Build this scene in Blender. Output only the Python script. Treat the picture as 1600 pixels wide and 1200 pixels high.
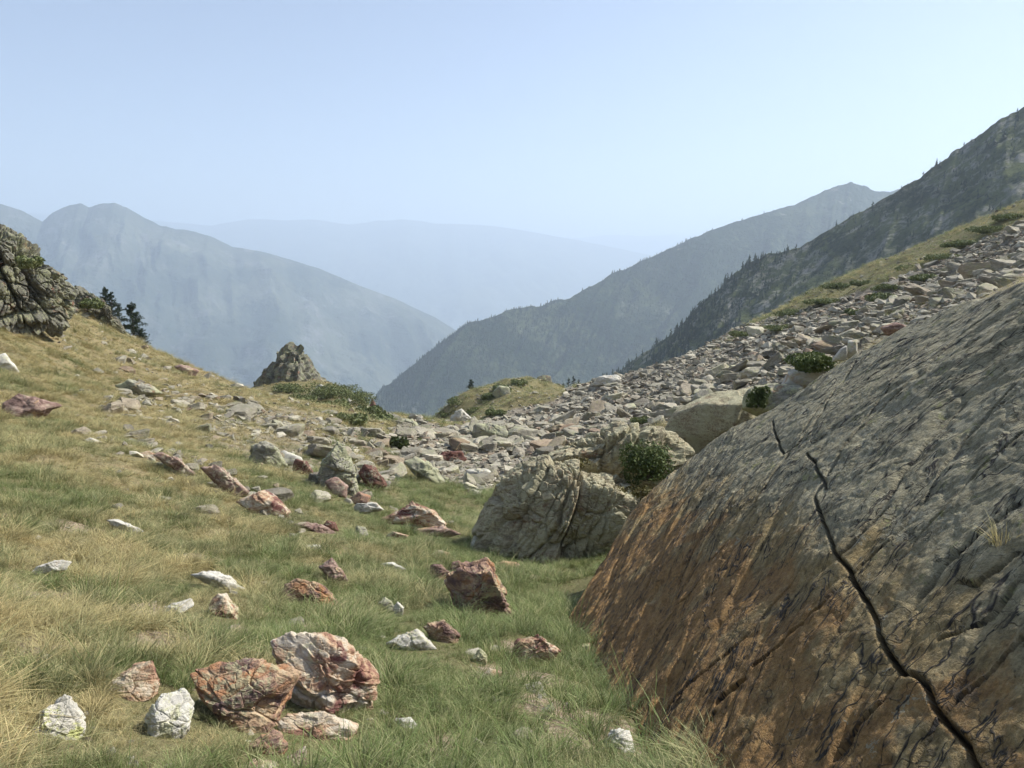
import bpy, bmesh, math, random
import numpy as np
from mathutils import Vector, Matrix

for o in list(bpy.data.objects):
    bpy.data.objects.remove(o)
SC = bpy.context.scene
COL = SC.collection
rng = np.random.default_rng(7)
random.seed(7)
R = math.radians

# ------------------------------------------------------------------ camera, sky, sun, exposure
FPX = 1200.0                       # focal length in pixels of the 1600 px wide photograph
PITCH = R(8.06)
cam = bpy.data.cameras.new('camera')
cam.sensor_width = 36.0
cam.lens = FPX / 1600 * 36
cam.clip_start = 0.05
cam.clip_end = 60000
camo = bpy.data.objects.new('camera', cam)
camo.rotation_euler = (R(90) - PITCH, 0, 0)
COL.objects.link(camo)
SC.camera = camo

SUN_AZ, SUN_EL = R(68), R(45)      # azimuth clockwise from the view direction (+Y)
wd = bpy.data.worlds.new('World')
SC.world = wd
wd.use_nodes = True
wn = wd.node_tree
sky = wn.nodes.new('ShaderNodeTexSky')
sky.sky_type = 'NISHITA'
sky.sun_disc = False
sky.sun_elevation = SUN_EL
sky.sun_rotation = SUN_AZ
sky.altitude = 1500
sky.air_density = 1.0
sky.dust_density = 2.5
sky.ozone_density = 1.0
bg = wn.nodes['Background']
bg.inputs['Strength'].default_value = 0.10
hs = wn.nodes.new('ShaderNodeHueSaturation')       # smoke-hazed air: a paler blue than a clear sky
hs.inputs['Saturation'].default_value = 0.88
hs.inputs['Hue'].default_value = 0.503
wn.links.new(sky.outputs[0], hs.inputs['Color'])
wn.links.new(hs.outputs[0], bg.inputs['Color'])

sl = bpy.data.lights.new('sun', 'SUN')
sl.energy = 5.0
sl.angle = R(0.6)
sl.color = (1.0, 0.965, 0.90)
so = bpy.data.objects.new('sun', sl)
sdir = Vector((math.cos(SUN_EL) * math.sin(SUN_AZ), math.cos(SUN_EL) * math.cos(SUN_AZ), math.sin(SUN_EL)))
so.rotation_euler = (-sdir).to_track_quat('-Z', 'Y').to_euler()
so.location = sdir * 50
COL.objects.link(so)

vs = SC.view_settings
vs.view_transform = 'Standard'
vs.look = 'None'
vs.exposure = 0.72
vs.gamma = 1.0
vs.use_curve_mapping = False
cy = SC.cycles
cy.use_denoising = True
cy.denoiser = 'OPENIMAGEDENOISE'
cy.max_bounces = 4
cy.diffuse_bounces = 2
cy.glossy_bounces = 1
cy.transmission_bounces = 2
cy.transparent_max_bounces = 4
cy.volume_bounces = 1
cy.use_adaptive_sampling = True
cy.adaptive_threshold = 0.03

# ------------------------------------------------------------------ helpers: picture to place
CP, SP = math.cos(PITCH), math.sin(PITCH)

def ray(px, py):
    px = np.asarray(px, float); py = np.asarray(py, float)
    xc = (px - 800) / FPX
    yc = (600 - py) / FPX
    return np.stack([xc, CP + yc * SP, -SP + yc * CP], -1)

def at(px, py, Y):
    d = ray(px, py)
    return d * (np.asarray(Y, float) / d[..., 1])[..., None]

def proj(p):
    p = np.asarray(p, float)
    f = p[..., 1] * CP - p[..., 2] * SP
    u = p[..., 1] * SP + p[..., 2] * CP
    f = np.maximum(f, 1e-3)
    return 800 + FPX * p[..., 0] / f, 600 - FPX * u / f

def Ys(Y):
    Y = np.asarray(Y, float)
    return Y * (1 + 0.28 * np.exp(-Y / 12))

def in_poly(px, py, poly):
    px = np.asarray(px); py = np.asarray(py)
    ins = np.zeros(px.shape, bool)
    n = len(poly)
    for i in range(n):
        x1, y1 = poly[i]; x2, y2 = poly[(i + 1) % n]
        c = ((y1 > py) != (y2 > py)) & (px < (x2 - x1) * (py - y1) / (y2 - y1 + 1e-9) + x1)
        ins ^= c
    return ins

def sstep(a, b, x):
    t = np.clip((np.asarray(x, float) - a) / (b - a), 0, 1)
    return t * t * (3 - 2 * t)

# ------------------------------------------------------------------ helpers: noise
def _hash(ix, iy, iz, seed):
    h = (ix.astype(np.int64) * 374761393 + iy.astype(np.int64) * 668265263 + iz.astype(np.int64) * 2147483647 + seed * 974711) & 0xFFFFFFFF
    h = ((h ^ (h >> 13)) * 1274126177) & 0xFFFFFFFF
    h = h ^ (h >> 16)
    h = (h * 2246822519) & 0xFFFFFFFF
    return ((h ^ (h >> 15)) & 0xFFFFFF) / float(0xFFFFFF)

def vnoise(p, seed=0):
    p = np.asarray(p, float)
    i = np.floor(p).astype(np.int64)
    f = p - i
    f = f * f * f * (f * (f * 6 - 15) + 10)
    out = 0
    for dx in (0, 1):
        wx = f[..., 0] if dx else 1 - f[..., 0]
        for dy in (0, 1):
            wy = f[..., 1] if dy else 1 - f[..., 1]
            for dz in (0, 1):
                wz = f[..., 2] if dz else 1 - f[..., 2]
                out = out + wx * wy * wz * _hash(i[..., 0] + dx, i[..., 1] + dy, i[..., 2] + dz, seed)
    return out * 2 - 1

def fbm(p, octv=4, seed=0, gain=0.5, lac=2.03):
    p = np.asarray(p, float)
    a, s, t = 1.0, 0.0, 0.0
    for k in range(octv):
        s = s + a * vnoise(p, seed + k * 17)
        t += a
        a *= gain
        p = p * lac + 3.7
    return s / t

def ridged(p, octv=4, seed=0, gain=0.5, lac=2.05):
    p = np.asarray(p, float)
    a, s, t = 1.0, 0.0, 0.0
    for k in range(octv):
        s = s + a * (1 - 2 * np.abs(vnoise(p, seed + k * 13)))
        t += a
        a *= gain
        p = p * lac + 1.3
    return s / t

def P3(x, y, z=0.0):
    x = np.asarray(x, float)
    return np.stack([x, np.broadcast_to(y, x.shape), np.broadcast_to(z, x.shape)], -1)

# ------------------------------------------------------------------ helpers: objects
def mesh_from(name, verts, faces, mat=None, smooth=True, attrs=None):
    me = bpy.data.meshes.new(name)
    verts = np.asarray(verts, np.float32)
    faces = np.asarray(faces, np.int32)
    k = faces.shape[1]
    me.vertices.add(len(verts))
    me.vertices.foreach_set('co', verts.ravel())
    me.loops.add(faces.size)
    me.loops.foreach_set('vertex_index', faces.ravel())
    me.polygons.add(len(faces))
    me.polygons.foreach_set('loop_start', np.arange(0, faces.size, k, dtype=np.int32))
    me.polygons.foreach_set('loop_total', np.full(len(faces), k, np.int32))
    me.polygons.foreach_set('use_smooth', np.full(len(faces), bool(smooth)))
    me.update(calc_edges=True)
    me.validate()
    if attrs:
        for an, (ty, data) in attrs.items():
            a = me.attributes.new(an, ty, 'POINT')
            key = {'FLOAT': 'value', 'FLOAT_VECTOR': 'vector', 'FLOAT_COLOR': 'color', 'INT': 'value'}[ty]
            a.data.foreach_set(key, np.asarray(data, np.float32 if ty != 'INT' else np.int32).ravel())
    if mat:
        me.materials.append(mat)
    return me

def link(name, me, parent=None, loc=None):
    o = bpy.data.objects.new(name, me)
    COL.objects.link(o)
    if parent is not None:
        o.parent = parent
    if loc is not None:
        o.location = tuple(loc)
    return o

def tag(o, label=None, cat=None, group=None, kind=None):
    if label: o['label'] = label
    if cat: o['category'] = cat
    if group: o['group'] = group
    if kind: o['kind'] = kind
    return o

def grid_faces(nr, nc):
    i = np.arange(nr - 1)[:, None] * nc + np.arange(nc - 1)[None, :]
    i = i.ravel()
    return np.stack([i, i + 1, i + nc + 1, i + nc], -1)

# ------------------------------------------------------------------ helpers: materials
class NT:
    def __init__(s, name):
        s.m = bpy.data.materials.new(name)
        s.m.use_nodes = True
        s.t = s.m.node_tree
        s.t.nodes.clear()
        s.out = s.t.nodes.new('ShaderNodeOutputMaterial')
    def n(s, ty, **kw):
        nd = s.t.nodes.new(ty)
        for k, v in kw.items(): setattr(nd, k, v)
        return nd
    def set(s, sock, v):
        if isinstance(v, bpy.types.NodeSocket): s.t.links.new(v, sock)
        elif v is not None:
            if isinstance(v, (tuple, list)) and len(v) == 3 and sock.type == 'RGBA': v = (*v, 1)
            sock.default_value = v
    def coord(s, which='Object'):
        return s.n('ShaderNodeTexCoord').outputs[which]
    def pos(s):
        return s.n('ShaderNodeNewGeometry').outputs['Position']
    def attr(s, name, out='Fac'):
        nd = s.n('ShaderNodeAttribute'); nd.attribute_name = name
        return nd.outputs[out]
    def rnd(s):
        return s.n('ShaderNodeObjectInfo').outputs['Random']
    def mapping(s, vec, scale=(1, 1, 1), rot=(0, 0, 0), loc=(0, 0, 0)):
        nd = s.n('ShaderNodeMapping')
        s.set(nd.inputs['Vector'], vec); s.set(nd.inputs['Scale'], scale)
        s.set(nd.inputs['Rotation'], rot); s.set(nd.inputs['Location'], loc)
        return nd.outputs[0]
    def noise(s, vec, scale, detail=5, rough=0.55, dist=0.0, out='Fac'):
        nd = s.n('ShaderNodeTexNoise')
        s.set(nd.inputs['Vector'], vec); s.set(nd.inputs['Scale'], scale); s.set(nd.inputs['Detail'], min(detail, 5))
        s.set(nd.inputs['Roughness'], rough); s.set(nd.inputs['Distortion'], dist)
        return nd.outputs[out]
    def voro(s, vec, scale, feature='F1', out='Distance', rnd=1.0):
        nd = s.n('ShaderNodeTexVoronoi', feature=feature)
        s.set(nd.inputs['Vector'], vec); s.set(nd.inputs['Scale'], scale); s.set(nd.inputs['Randomness'], rnd)
        return nd.outputs[out]
    def ramp(s, fac, stops, interp='LINEAR'):
        nd = s.n('ShaderNodeValToRGB')
        cr = nd.color_ramp; cr.interpolation = interp
        while len(cr.elements) < len(stops): cr.elements.new(0.5)
        for e, (p, c) in zip(cr.elements, stops):
            e.position = p
            e.color = (c, c, c, 1) if isinstance(c, (int, float)) else (*c, 1)
        s.set(nd.inputs[0], fac)
        return nd.outputs[0]
    def mr(s, v, a, b, c=0.0, d=1.0):
        nd = s.n('ShaderNodeMapRange'); nd.clamp = True
        s.set(nd.inputs[0], v)
        for i, q in enumerate((a, b, c, d)): s.set(nd.inputs[i + 1], q)
        return nd.outputs[0]
    def mix(s, fac, a, b, mode='MIX'):
        nd = s.n('ShaderNodeMix', data_type='RGBA', blend_type=mode)
        s.set(nd.inputs[0], fac); s.set(nd.inputs[6], a); s.set(nd.inputs[7], b)
        return nd.outputs[2]
    def ma(s, op, a, b=None):
        nd = s.n('ShaderNodeMath', operation=op)
        s.set(nd.inputs[0], a)
        if b is not None: s.set(nd.inputs[1], b)
        return nd.outputs[0]
    def va(s, op, a, b):
        nd = s.n('ShaderNodeVectorMath', operation=op)
        s.set(nd.inputs[0], a); s.set(nd.inputs[1], b)
        return nd.outputs[0]
    def bump(s, h, strength=0.5, dist=0.02, normal=None):
        nd = s.n('ShaderNodeBump')
        s.set(nd.inputs['Strength'], strength); s.set(nd.inputs['Distance'], dist); s.set(nd.inputs['Height'], h)
        if normal is not None: s.set(nd.inputs['Normal'], normal)
        return nd.outputs[0]
    def finish(s, color, rough=0.9, normal=None, spec=0.2, translucent=0.0):
        b = s.n('ShaderNodeBsdfPrincipled')
        s.set(b.inputs['Base Color'], color); s.set(b.inputs['Roughness'], rough)
        s.set(b.inputs['Specular IOR Level'], spec)
        if normal is not None: s.set(b.inputs['Normal'], normal)
        o = b.outputs[0]
        if translucent:
            t = s.n('ShaderNodeBsdfTranslucent'); s.set(t.inputs[0], color)
            mx = s.n('ShaderNodeMixShader'); s.set(mx.inputs[0], translucent)
            s.t.links.new(o, mx.inputs[1]); s.t.links.new(t.outputs[0], mx.inputs[2])
            o = mx.outputs[0]
        s.t.links.new(o, s.out.inputs['Surface'])
        return s.m

def rock_mat(name, base, lichen=0.4, lichen_col=(0.36, 0.36, 0.20), scale=1.0, stain=None, stain_amt=0.0, stretch=(1, 1, 3), bump=0.6, vary=0.0, coordname='Object', dark=0.5):
    """base: list of ramp stops; lichen speckle over it; stain: second colour in shaped patches"""
    N = NT(name)
    v = N.coord(coordname)
    off = N.ma('MULTIPLY', N.rnd(), 57.0)
    cmb = N.n('ShaderNodeCombineXYZ')
    for i in range(3): N.set(cmb.inputs[i], off)
    v = N.va('ADD', v, cmb.outputs[0])
    vb = N.mapping(v, scale=stretch, rot=(0.5, 0.35, 0.2))
    n1 = N.noise(vb, 3.2 * scale, 7, 0.66, 0.45)
    col = N.ramp(n1, base)
    if stain is not None:
        ns = N.noise(v, 2.1 * scale, 5, 0.65, 0.6)
        col = N.mix(N.mr(ns, 0.62 - 0.3 * stain_amt, 0.70 - 0.3 * stain_amt), col, stain)
    fine = N.noise(vb, 22 * scale, 6, 0.7, 0.5)
    col = N.mix(N.mr(fine, 0.3, 0.75, 0.0, 0.55), col, N.mix(1.0, col, (1.5, 1.45, 1.35), 'MULTIPLY'))
    veins = N.voro(N.va('ADD', v, N.va('SCALE', v, (0, 0, 0))), 3.2 * scale, 'DISTANCE_TO_EDGE')
    if lichen > 0:
        nl = N.noise(v, 16 * scale, 7, 0.72, 0.6)
        nl2 = N.noise(v, 1.6 * scale, 3, 0.5)
        s_ = N.ma('ADD', nl, N.ma('MULTIPLY', N.ma('SUBTRACT', nl2, 0.5), 0.7))
        col = N.mix(N.mr(s_, 0.62 - 0.22 * lichen, 0.68 - 0.2 * lichen, 0, 0.8), col, lichen_col)
        nd = N.noise(v, 30 * scale, 5, 0.7)
        col = N.mix(N.mr(nd, 0.58, 0.7, 0, dark), col, (0.05, 0.047, 0.04))
    if vary > 0:
        r2 = N.ma('FRACT', N.ma('MULTIPLY', N.rnd(), 13.7))
        tint = N.ramp(r2, [(0.0, (0.34, 0.33, 0.32)), (0.25, (0.70, 0.69, 0.67)), (0.38, (0.74, 0.66, 0.58)), (0.44, (0.55, 0.42, 0.36)), (0.5, (0.55, 0.55, 0.53)), (0.88, (0.80, 0.79, 0.75)), (1.0, (1.15, 1.13, 1.08))])
        col = N.mix(vary, col, N.mix(1.0, col, tint, 'MULTIPLY'))
    h = N.ma('ADD', N.ma('MULTIPLY', N.noise(vb, 9 * scale, 8, 0.68, 0.6), 1.0), N.ma('MULTIPLY', fine, 0.35))
    nrm = N.bump(h, bump, 0.05 / scale)
    return N.finish(col, 0.88, nrm, 0.15)

M = {}
M['marble'] = rock_mat('cream_rust_rock', [(0.25, (0.09, 0.05, 0.055)), (0.38, (0.20, 0.10, 0.075)), (0.46, (0.38, 0.25, 0.16)), (0.54, (0.46, 0.38, 0.28)), (0.64, (0.52, 0.47, 0.39)), (0.78, (0.40, 0.40, 0.39))],
                       0.12, (0.50, 0.46, 0.30), 1.5, (0.16, 0.075, 0.065), 0.28, (1, 1.2, 2.2), 0.7)
M['purple'] = rock_mat('purple_rust_rock', [(0.25, (0.075, 0.052, 0.052)), (0.42, (0.155, 0.10, 0.09)), (0.52, (0.27, 0.175, 0.125)), (0.62, (0.44, 0.32, 0.20)), (0.78, (0.50, 0.44, 0.34))],
                       0.25, (0.40, 0.36, 0.22), 1.6, (0.36, 0.19, 0.10), 0.3, (1, 1, 2.5), 0.8)
M['red'] = rock_mat('red_brown_rock', [(0.25, (0.095, 0.06, 0.052)), (0.45, (0.20, 0.13, 0.11)), (0.6, (0.32, 0.235, 0.19)), (0.78, (0.46, 0.39, 0.32))],
                    0.15, (0.44, 0.40, 0.28), 1.6, (0.38, 0.25, 0.15), 0.2, (1, 1, 3), 0.7)
M['pale'] = rock_mat('pale_grey_rock', [(0.25, (0.22, 0.205, 0.18)), (0.45, (0.42, 0.40, 0.355)), (0.6, (0.52, 0.50, 0.44)), (0.78, (0.60, 0.58, 0.52))],
                     0.08, (0.46, 0.45, 0.28), 1.5, (0.36, 0.27, 0.19), 0.15, (1, 1, 3), 0.6)
M['lichen'] = rock_mat('lichen_rock', [(0.25, (0.10, 0.095, 0.08)), (0.45, (0.20, 0.19, 0.155)), (0.6, (0.29, 0.275, 0.225)), (0.78, (0.38, 0.365, 0.30))],
                       0.75, (0.42, 0.42, 0.25), 1.3, (0.24, 0.15, 0.09), 0.1, (1, 1, 3), 0.9)
M['outcrop'] = rock_mat('outcrop_rock', [(0.25, (0.13, 0.108, 0.07)), (0.45, (0.26, 0.225, 0.15)), (0.6, (0.37, 0.33, 0.225)), (0.78, (0.48, 0.43, 0.30))],
                        0.7, (0.46, 0.43, 0.28), 1.8, (0.20, 0.13, 0.08), 0.12, (1.3, 1.3, 3.5), 1.0)
M['cliff'] = rock_mat('cliff_rock', [(0.25, (0.045, 0.043, 0.036)), (0.45, (0.105, 0.10, 0.08)), (0.6, (0.165, 0.158, 0.125)), (0.78, (0.25, 0.24, 0.19))],
                      0.5, (0.28, 0.28, 0.16), 1.0, (0.20, 0.11, 0.075), 0.12, (1.5, 1.5, 1), 1.0)
M['scree'] = rock_mat('scree_rock', [(0.25, (0.20, 0.18, 0.145)), (0.45, (0.36, 0.33, 0.27)), (0.6, (0.46, 0.425, 0.35)), (0.78, (0.56, 0.52, 0.43))],
                      0.4, (0.42, 0.42, 0.26), 0.9, None, 0, (1, 1, 3), 0.7, vary=1.0)

# ================================================================== THE LARGE STRUCTURE
# ------------------------------------------------------------------ plane of the big rock slab
SA = at(890, 975, float(Ys(5.6)))
SB = at(1080, 1200, float(Ys(2.5)))
SLIFT = 0.02
eu = (SA - SB) / np.linalg.norm(SA - SB)
_s, _c = math.sin(R(45)), math.cos(R(44))
_b = (_s * eu[0] - _c * eu[2]) / eu[1]
SN = np.array([-_s, _b, _c]); SN /= np.linalg.norm(SN)
ev = np.cross(SN, eu)
if ev[2] < 0: ev = -ev
SB = SB + SN * SLIFT

def slab_uv(px, py):
    d = ray(px, py)
    t = (SN @ SB) / (d @ SN)
    p = d * np.asarray(t)[..., None]
    q = p - SB
    return q @ eu, q @ ev, p

CREST = [(884, 985), (900, 950), (940, 885), (1000, 790), (1050, 738), (1110, 690), (1180, 642), (1260, 598), (1330, 556), (1420, 508), (1500, 476), (1600, 440), (1720, 395)]

# ------------------------------------------------------------------ terrain height
CT = []   # world control points
def ctl(lst):
    for px, py, Y in lst:
        CT.append(at(px, py, float(Ys(Y))))
ctl([(850, 1200, 2.5), (1080, 1200, 2.5), (600, 1200, 2.35), (300, 1200, 2.1), (0, 1200, 1.8), (-200, 1200, 1.6),
     (850, 1000, 5.0), (930, 1020, 4.6), (600, 1000, 4.3), (300, 1000, 3.6), (0, 1000, 2.9), (-200, 1000, 2.6),
     (900, 880, 9.0), (700, 880, 8.0), (500, 880, 6.6), (300, 880, 5.6), (0, 880, 4.3), (-200, 880, 3.8),
     (720, 790, 15), (780, 800, 14.5), (600, 790, 12), (400, 790, 9.2), (200, 790, 7.4), (0, 790, 6), (-200, 790, 5.3),
     (700, 700, 30), (600, 700, 26), (500, 700, 20), (350, 700, 15), (150, 700, 11), (0, 700, 9.3), (-200, 700, 8),
     (600, 650, 42), (500, 640, 32), (400, 640, 26), (250, 640, 20), (100, 640, 16), (0, 640, 14), (-200, 630, 12),
     (300, 583, 38), (200, 580, 29), (100, 580, 23), (0, 580, 18.5), (-200, 560, 16),
     (230, 546, 42), (120, 535, 30), (0, 528, 24), (-200, 500, 22),
     (130, 492, 46), (60, 455, 44), (0, 420, 42), (-200, 330, 40), (380, 606, 47), (430, 628, 52), (340, 596, 42),
     # behind the left crest
     (300, 650, 66), (200, 630, 68), (100, 580, 70), (0, 520, 70), (-200, 450, 70),
     # left knoll with the pinnacle
     (395, 617, 84), (455, 613, 88), (520, 611, 84), (575, 628, 76), (607, 656, 68), (500, 648, 64), (560, 668, 56), (455, 660, 120), (560, 700, 112), (330, 660, 110),
     # lip and knoll with the lone pine
     (635, 662, 60), (640, 720, 95), (662, 664, 64), (700, 634, 73), (750, 608, 79), (800, 590, 82), (850, 598, 82), (884, 622, 76), (750, 648, 62), (820, 640, 60), (868, 630, 60),
     (750, 690, 38), (850, 660, 46), (800, 650, 125), (700, 700, 115), (730, 745, 22), (800, 715, 28), (612, 672, 80), (630, 695, 78), (650, 700, 80), (672, 692, 84), (640, 690, 70), (905, 640, 86), (930, 628, 84), (960, 612, 84),
     # scree crest and what lies behind it
     (905, 608, 63), (950, 592, 65), (1000, 580, 67), (1060, 566, 69), (1100, 546, 71), (1160, 517, 73), (1200, 497, 75), (1300, 442, 79), (1400, 402, 81), (1500, 362, 81), (1600, 320, 79), (1800, 245, 78),
     (900, 655, 105), (1000, 640, 110), (1200, 570, 115), (1400, 490, 115), (1600, 430, 115), (1800, 380, 115),
     # scree face
     (1000, 640, 42), (1100, 600, 46), (1200, 556, 44), (1300, 510, 46), (1400, 466, 46), (1500, 430, 46), (1600, 396, 44), (1800, 325, 42),
     (1060, 690, 18), (1000, 770, 13), (950, 720, 21), (900, 690, 28), (1120, 650, 24), (1220, 600, 24), (1330, 545, 26), (1450, 480, 28), (1600, 425, 26), (1800, 350, 24)])
for px, py in [(1000, 1000), (1150, 1000), (1300, 1000), (1600, 1100), (1150, 800), (1400, 800), (1600, 800), (1350, 650), (1600, 600), (1250, 1180), (1800, 900)]:
    CT.append(slab_uv(px, py)[2] - SN * 0.75)
hor = np.array([-SN[0], -SN[1], 0]); hor /= np.linalg.norm(hor)
for px, py in CREST[3:]:
    CT.append(slab_uv(px, py)[2] + hor * 0.9 + np.array([0, 0, -0.22]))
for t_ in (-0.25, 0.0, 0.2, 0.4, 0.6, 0.8, 1.0):
    CT.append(SB + (SA - SB) * t_ - hor * 0.05 - np.array([0, 0, 0.09]))
CT = np.array(CT)
CT = np.vstack([CT, [(-60, 140, -45), (0, 150, -50), (70, 150, -40), (-3, 0, -0.75), (0.3, 0.2, -1.6), (2.2, 0.3, -0.9), (-6, 1, 0.4), (-70, 70, 8), (110, 80, 22)]])

def warp(x, y):
    w = np.maximum(y, -1.2) + 3.0
    return x / w, np.log(w), w

_a, _bb, _w = warp(CT[:, 0], CT[:, 1])
_C = np.stack([_a, _bb], -1)
def _K(d2):
    return 0.5 * d2 * np.log(d2 + 1e-12)
_n = len(CT)
_A = np.zeros((_n + 3, _n + 3))
_A[:_n, :_n] = _K(((_C[:, None] - _C[None]) ** 2).sum(-1)) + np.eye(_n) * 2e-4
_A[:_n, _n] = 1; _A[:_n, _n + 1:] = _C
_A[_n:, :_n] = _A[:_n, _n:].T
_sol = np.linalg.solve(_A, np.concatenate([CT[:, 2] / _w, np.zeros(3)]))

def H0(x, y):
    x = np.asarray(x, float); y = np.asarray(y, float)
    sh = x.shape
    x = x.ravel(); y = y.ravel()
    out = np.empty(len(x))
    for i in range(0, len(x), 40000):
        a, b, w = warp(x[i:i + 40000], y[i:i + 40000])
        a = np.clip(a, -1.5, 1.5)
        q = np.stack([a, b], -1)
        d2 = (q ** 2).sum(-1)[:, None] + (_C ** 2).sum(-1)[None] - 2 * q @ _C.T
        out[i:i + 40000] = (_K(np.maximum(d2, 0)) @ _sol[:_n] + _sol[_n] + q @ _sol[_n + 1:]) * w
    return out.reshape(sh)

def H(x, y):
    x = np.asarray(x, float); y = np.asarray(y, float)
    z = H0(x, y)
    amp = 0.05 + 0.006 * np.clip(y, 0, 60)
    z = z + amp * fbm(P3(x / 1.6, y / 1.6), 3, 5) * 0.8 + amp * 1.2 * fbm(P3(x / 6, y / 6), 2, 9)
    # small terraces and tussock lumps
    z = z + 0.035 * fbm(P3(x / 0.35, y / 0.35), 2, 21) * sstep(40, 8, y)
    z = z - 60 * sstep(95, 150, y) - 0.0
    return z

def hit(px, py, ymin=1.0, ymax=130.0):
    """first place where the sight line through a pixel meets the terrain"""
    px = np.atleast_1d(np.asarray(px, float)); py = np.atleast_1d(np.asarray(py, float))
    ys = np.geomspace(ymin, ymax, 500)
    d = ray(px, py)
    d = d / d[:, 1:2]
    pts = d[:, None, :] * ys[None, :, None]
    g = pts[..., 2] - H0(pts[..., 0], pts[..., 1])
    below = g < 0
    k = np.where(below.any(1), below.argmax(1), len(ys) - 1)
    k0 = np.maximum(k - 1, 0)
    g0 = g[np.arange(len(px)), k0]; g1 = g[np.arange(len(px)), k]
    t = np.clip(g0 / (g0 - g1 + 1e-9), 0, 1)
    Y = ys[k0] + (ys[k] - ys[k0]) * t
    p = d * Y[:, None]
    return p

BARE = [(846, 1062, 0.22), (815, 965, 0.22), (862, 1110, 0.2), (780, 1055, 0.18), (830, 935, 0.2), (880, 1160, 0.18), (835, 1015, 0.16), (968, 1165, 0.22), (905, 1130, 0.12), (800, 1010, 0.10), (690, 1180, 0.12), (1010, 1190, 0.15), (840, 905, 0.14), (60, 930, 0.25), (250, 1010, 0.2), (120, 820, 0.25), (310, 870, 0.2), (40, 1020, 0.2), (480, 990, 0.15), (205, 960, 0.2)]
_bp = hit([b_[0] for b_ in BARE], [b_[1] for b_ in BARE])
def bare(x, y):
    m = np.zeros(np.shape(x))
    for p, (_, _, r_) in zip(_bp, BARE):
        m = np.maximum(m, np.exp(-(((x - p[0]) / r_) ** 2 + ((y - p[1]) / (r_ * 1.6)) ** 2)))
    return m

# masks drawn over the picture, used to say where on the ground things lie
LBAND = [(110, 640), (200, 610), (330, 610), (420, 630), (480, 660), (600, 760), (560, 850), (470, 840), (400, 800), (250, 730), (120, 690)]
TALUS = [(612, 668), (650, 652), (690, 668), (740, 664), (800, 640), (860, 628), (905, 604), (1000, 574), (1160, 512), (1300, 470), (1420, 430), (1600, 345), (1640, 330), (1640, 460), (1420, 520), (1330, 565), (1240, 600), (1180, 625), (1060, 660), (1000, 672), (900, 690), (830, 735), (790, 752), (745, 775), (700, 752), (650, 742), (610, 706)]
LSCREE = [(300, 680), (350, 640), (450, 634), (560, 672), (640, 690), (640, 735), (600, 775), (540, 780), (470, 750), (400, 725)]
UPGRASS = [(1100, 552), (1200, 496), (1400, 400), (1640, 300), (1640, 330), (1480, 388), (1400, 428), (1300, 474), (1180, 524)]
JUNIPER = [(420, 600), (520, 604), (580, 628), (605, 655), (560, 655), (490, 632), (440, 625)]

# ------------------------------------------------------------------ terrain mesh
def sp(lo, hi, n, k):
    t = np.linspace(-1, 1, n)
    s = np.sinh(k * t) / np.sinh(k)
    return np.where(s < 0, -s * lo, s * hi)
gx = sp(-130, 150, 560, 4.6)
ty = np.linspace(0, 1, 560)
gy = -1.5 + (np.exp(4.6 * ty) - 1) / (np.exp(4.6) - 1) * 165
GX, GY = np.meshgrid(gx, gy)
GZ = H(GX, GY)
gxp, gyp = proj(np.stack([GX, GY, GZ], -1))
m_tal = (in_poly(gxp, gyp, TALUS) & (GY > 14)).astype(float)
m_tal = np.maximum(m_tal, 0.55 * (in_poly(gxp, gyp, LSCREE) & (GY > 9)))
m_tal *= 1 - 0.75 * in_poly(gxp, gyp, UPGRASS)
BM = bare(GX, GY)
green = (1 - BM) * np.clip(1.0 - np.abs(GX - 0.0) / (2.2 + 0.05 * GY) * 0.45, 0, 1) * sstep(40, 8, GY)
green = np.maximum(green, 0.8 * sstep(6, 16, GX) * sstep(25, 40, GY))
green = np.maximum(green, 0.5 * sstep(55, 65, GY))
N = NT('hillside_soil')
v = N.pos()
nz = N.noise(v, 1.3, 6, 0.65, 0.6)
nf = N.noise(v, 24, 4, 0.7)
soil = N.ramp(nz, [(0.3, (0.13, 0.125, 0.06)), (0.45, (0.23, 0.20, 0.10)), (0.58, (0.34, 0.27, 0.145)), (0.75, (0.30, 0.23, 0.14))])
soil = N.mix(N.ma('MULTIPLY', N.attr('green'), 0.8), soil, N.ramp(nf, [(0.35, (0.045, 0.06, 0.02)), (0.5, (0.12, 0.13, 0.05)), (0.65, (0.24, 0.20, 0.10))]))
soil = N.mix(N.mr(nf, 0.35, 0.75, 0, 0.5), soil, (0.08, 0.07, 0.04))
rub = N.ramp(N.noise(v, 2.2, 8, 0.75), [(0.3, (0.07, 0.058, 0.045)), (0.5, (0.24, 0.205, 0.155)), (0.7, (0.40, 0.35, 0.27))])
soil = N.mix(N.mr(N.ma('ADD', N.attr('bare'), N.ma('MULTIPLY', nf, 0.4)), 0.55, 0.8), soil, N.ramp(nf, [(0.3, (0.15, 0.11, 0.07)), (0.5, (0.30, 0.23, 0.155)), (0.7, (0.42, 0.35, 0.26))]))
colr = N.mix(N.attr('talus'), soil, rub)
nb = N.bump(N.ma('ADD', N.noise(v, 9, 5, 0.7), N.ma('MULTIPLY', nf, 0.8)), 0.9, 0.06)
M['terrain'] = N.finish(colr, 0.95, nb, 0.1)
terr = link('hillside', mesh_from('hillside', np.stack([GX, GY, GZ], -1).reshape(-1, 3), grid_faces(560, 560), M['terrain'], True,
            {'talus': ('FLOAT', m_tal.ravel()), 'green': ('FLOAT', green.ravel()), 'bare': ('FLOAT', BM.ravel())}))
tag(terr, 'rough hillside falling into a grassy gully under grass and stones', None, None, 'structure')

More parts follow.
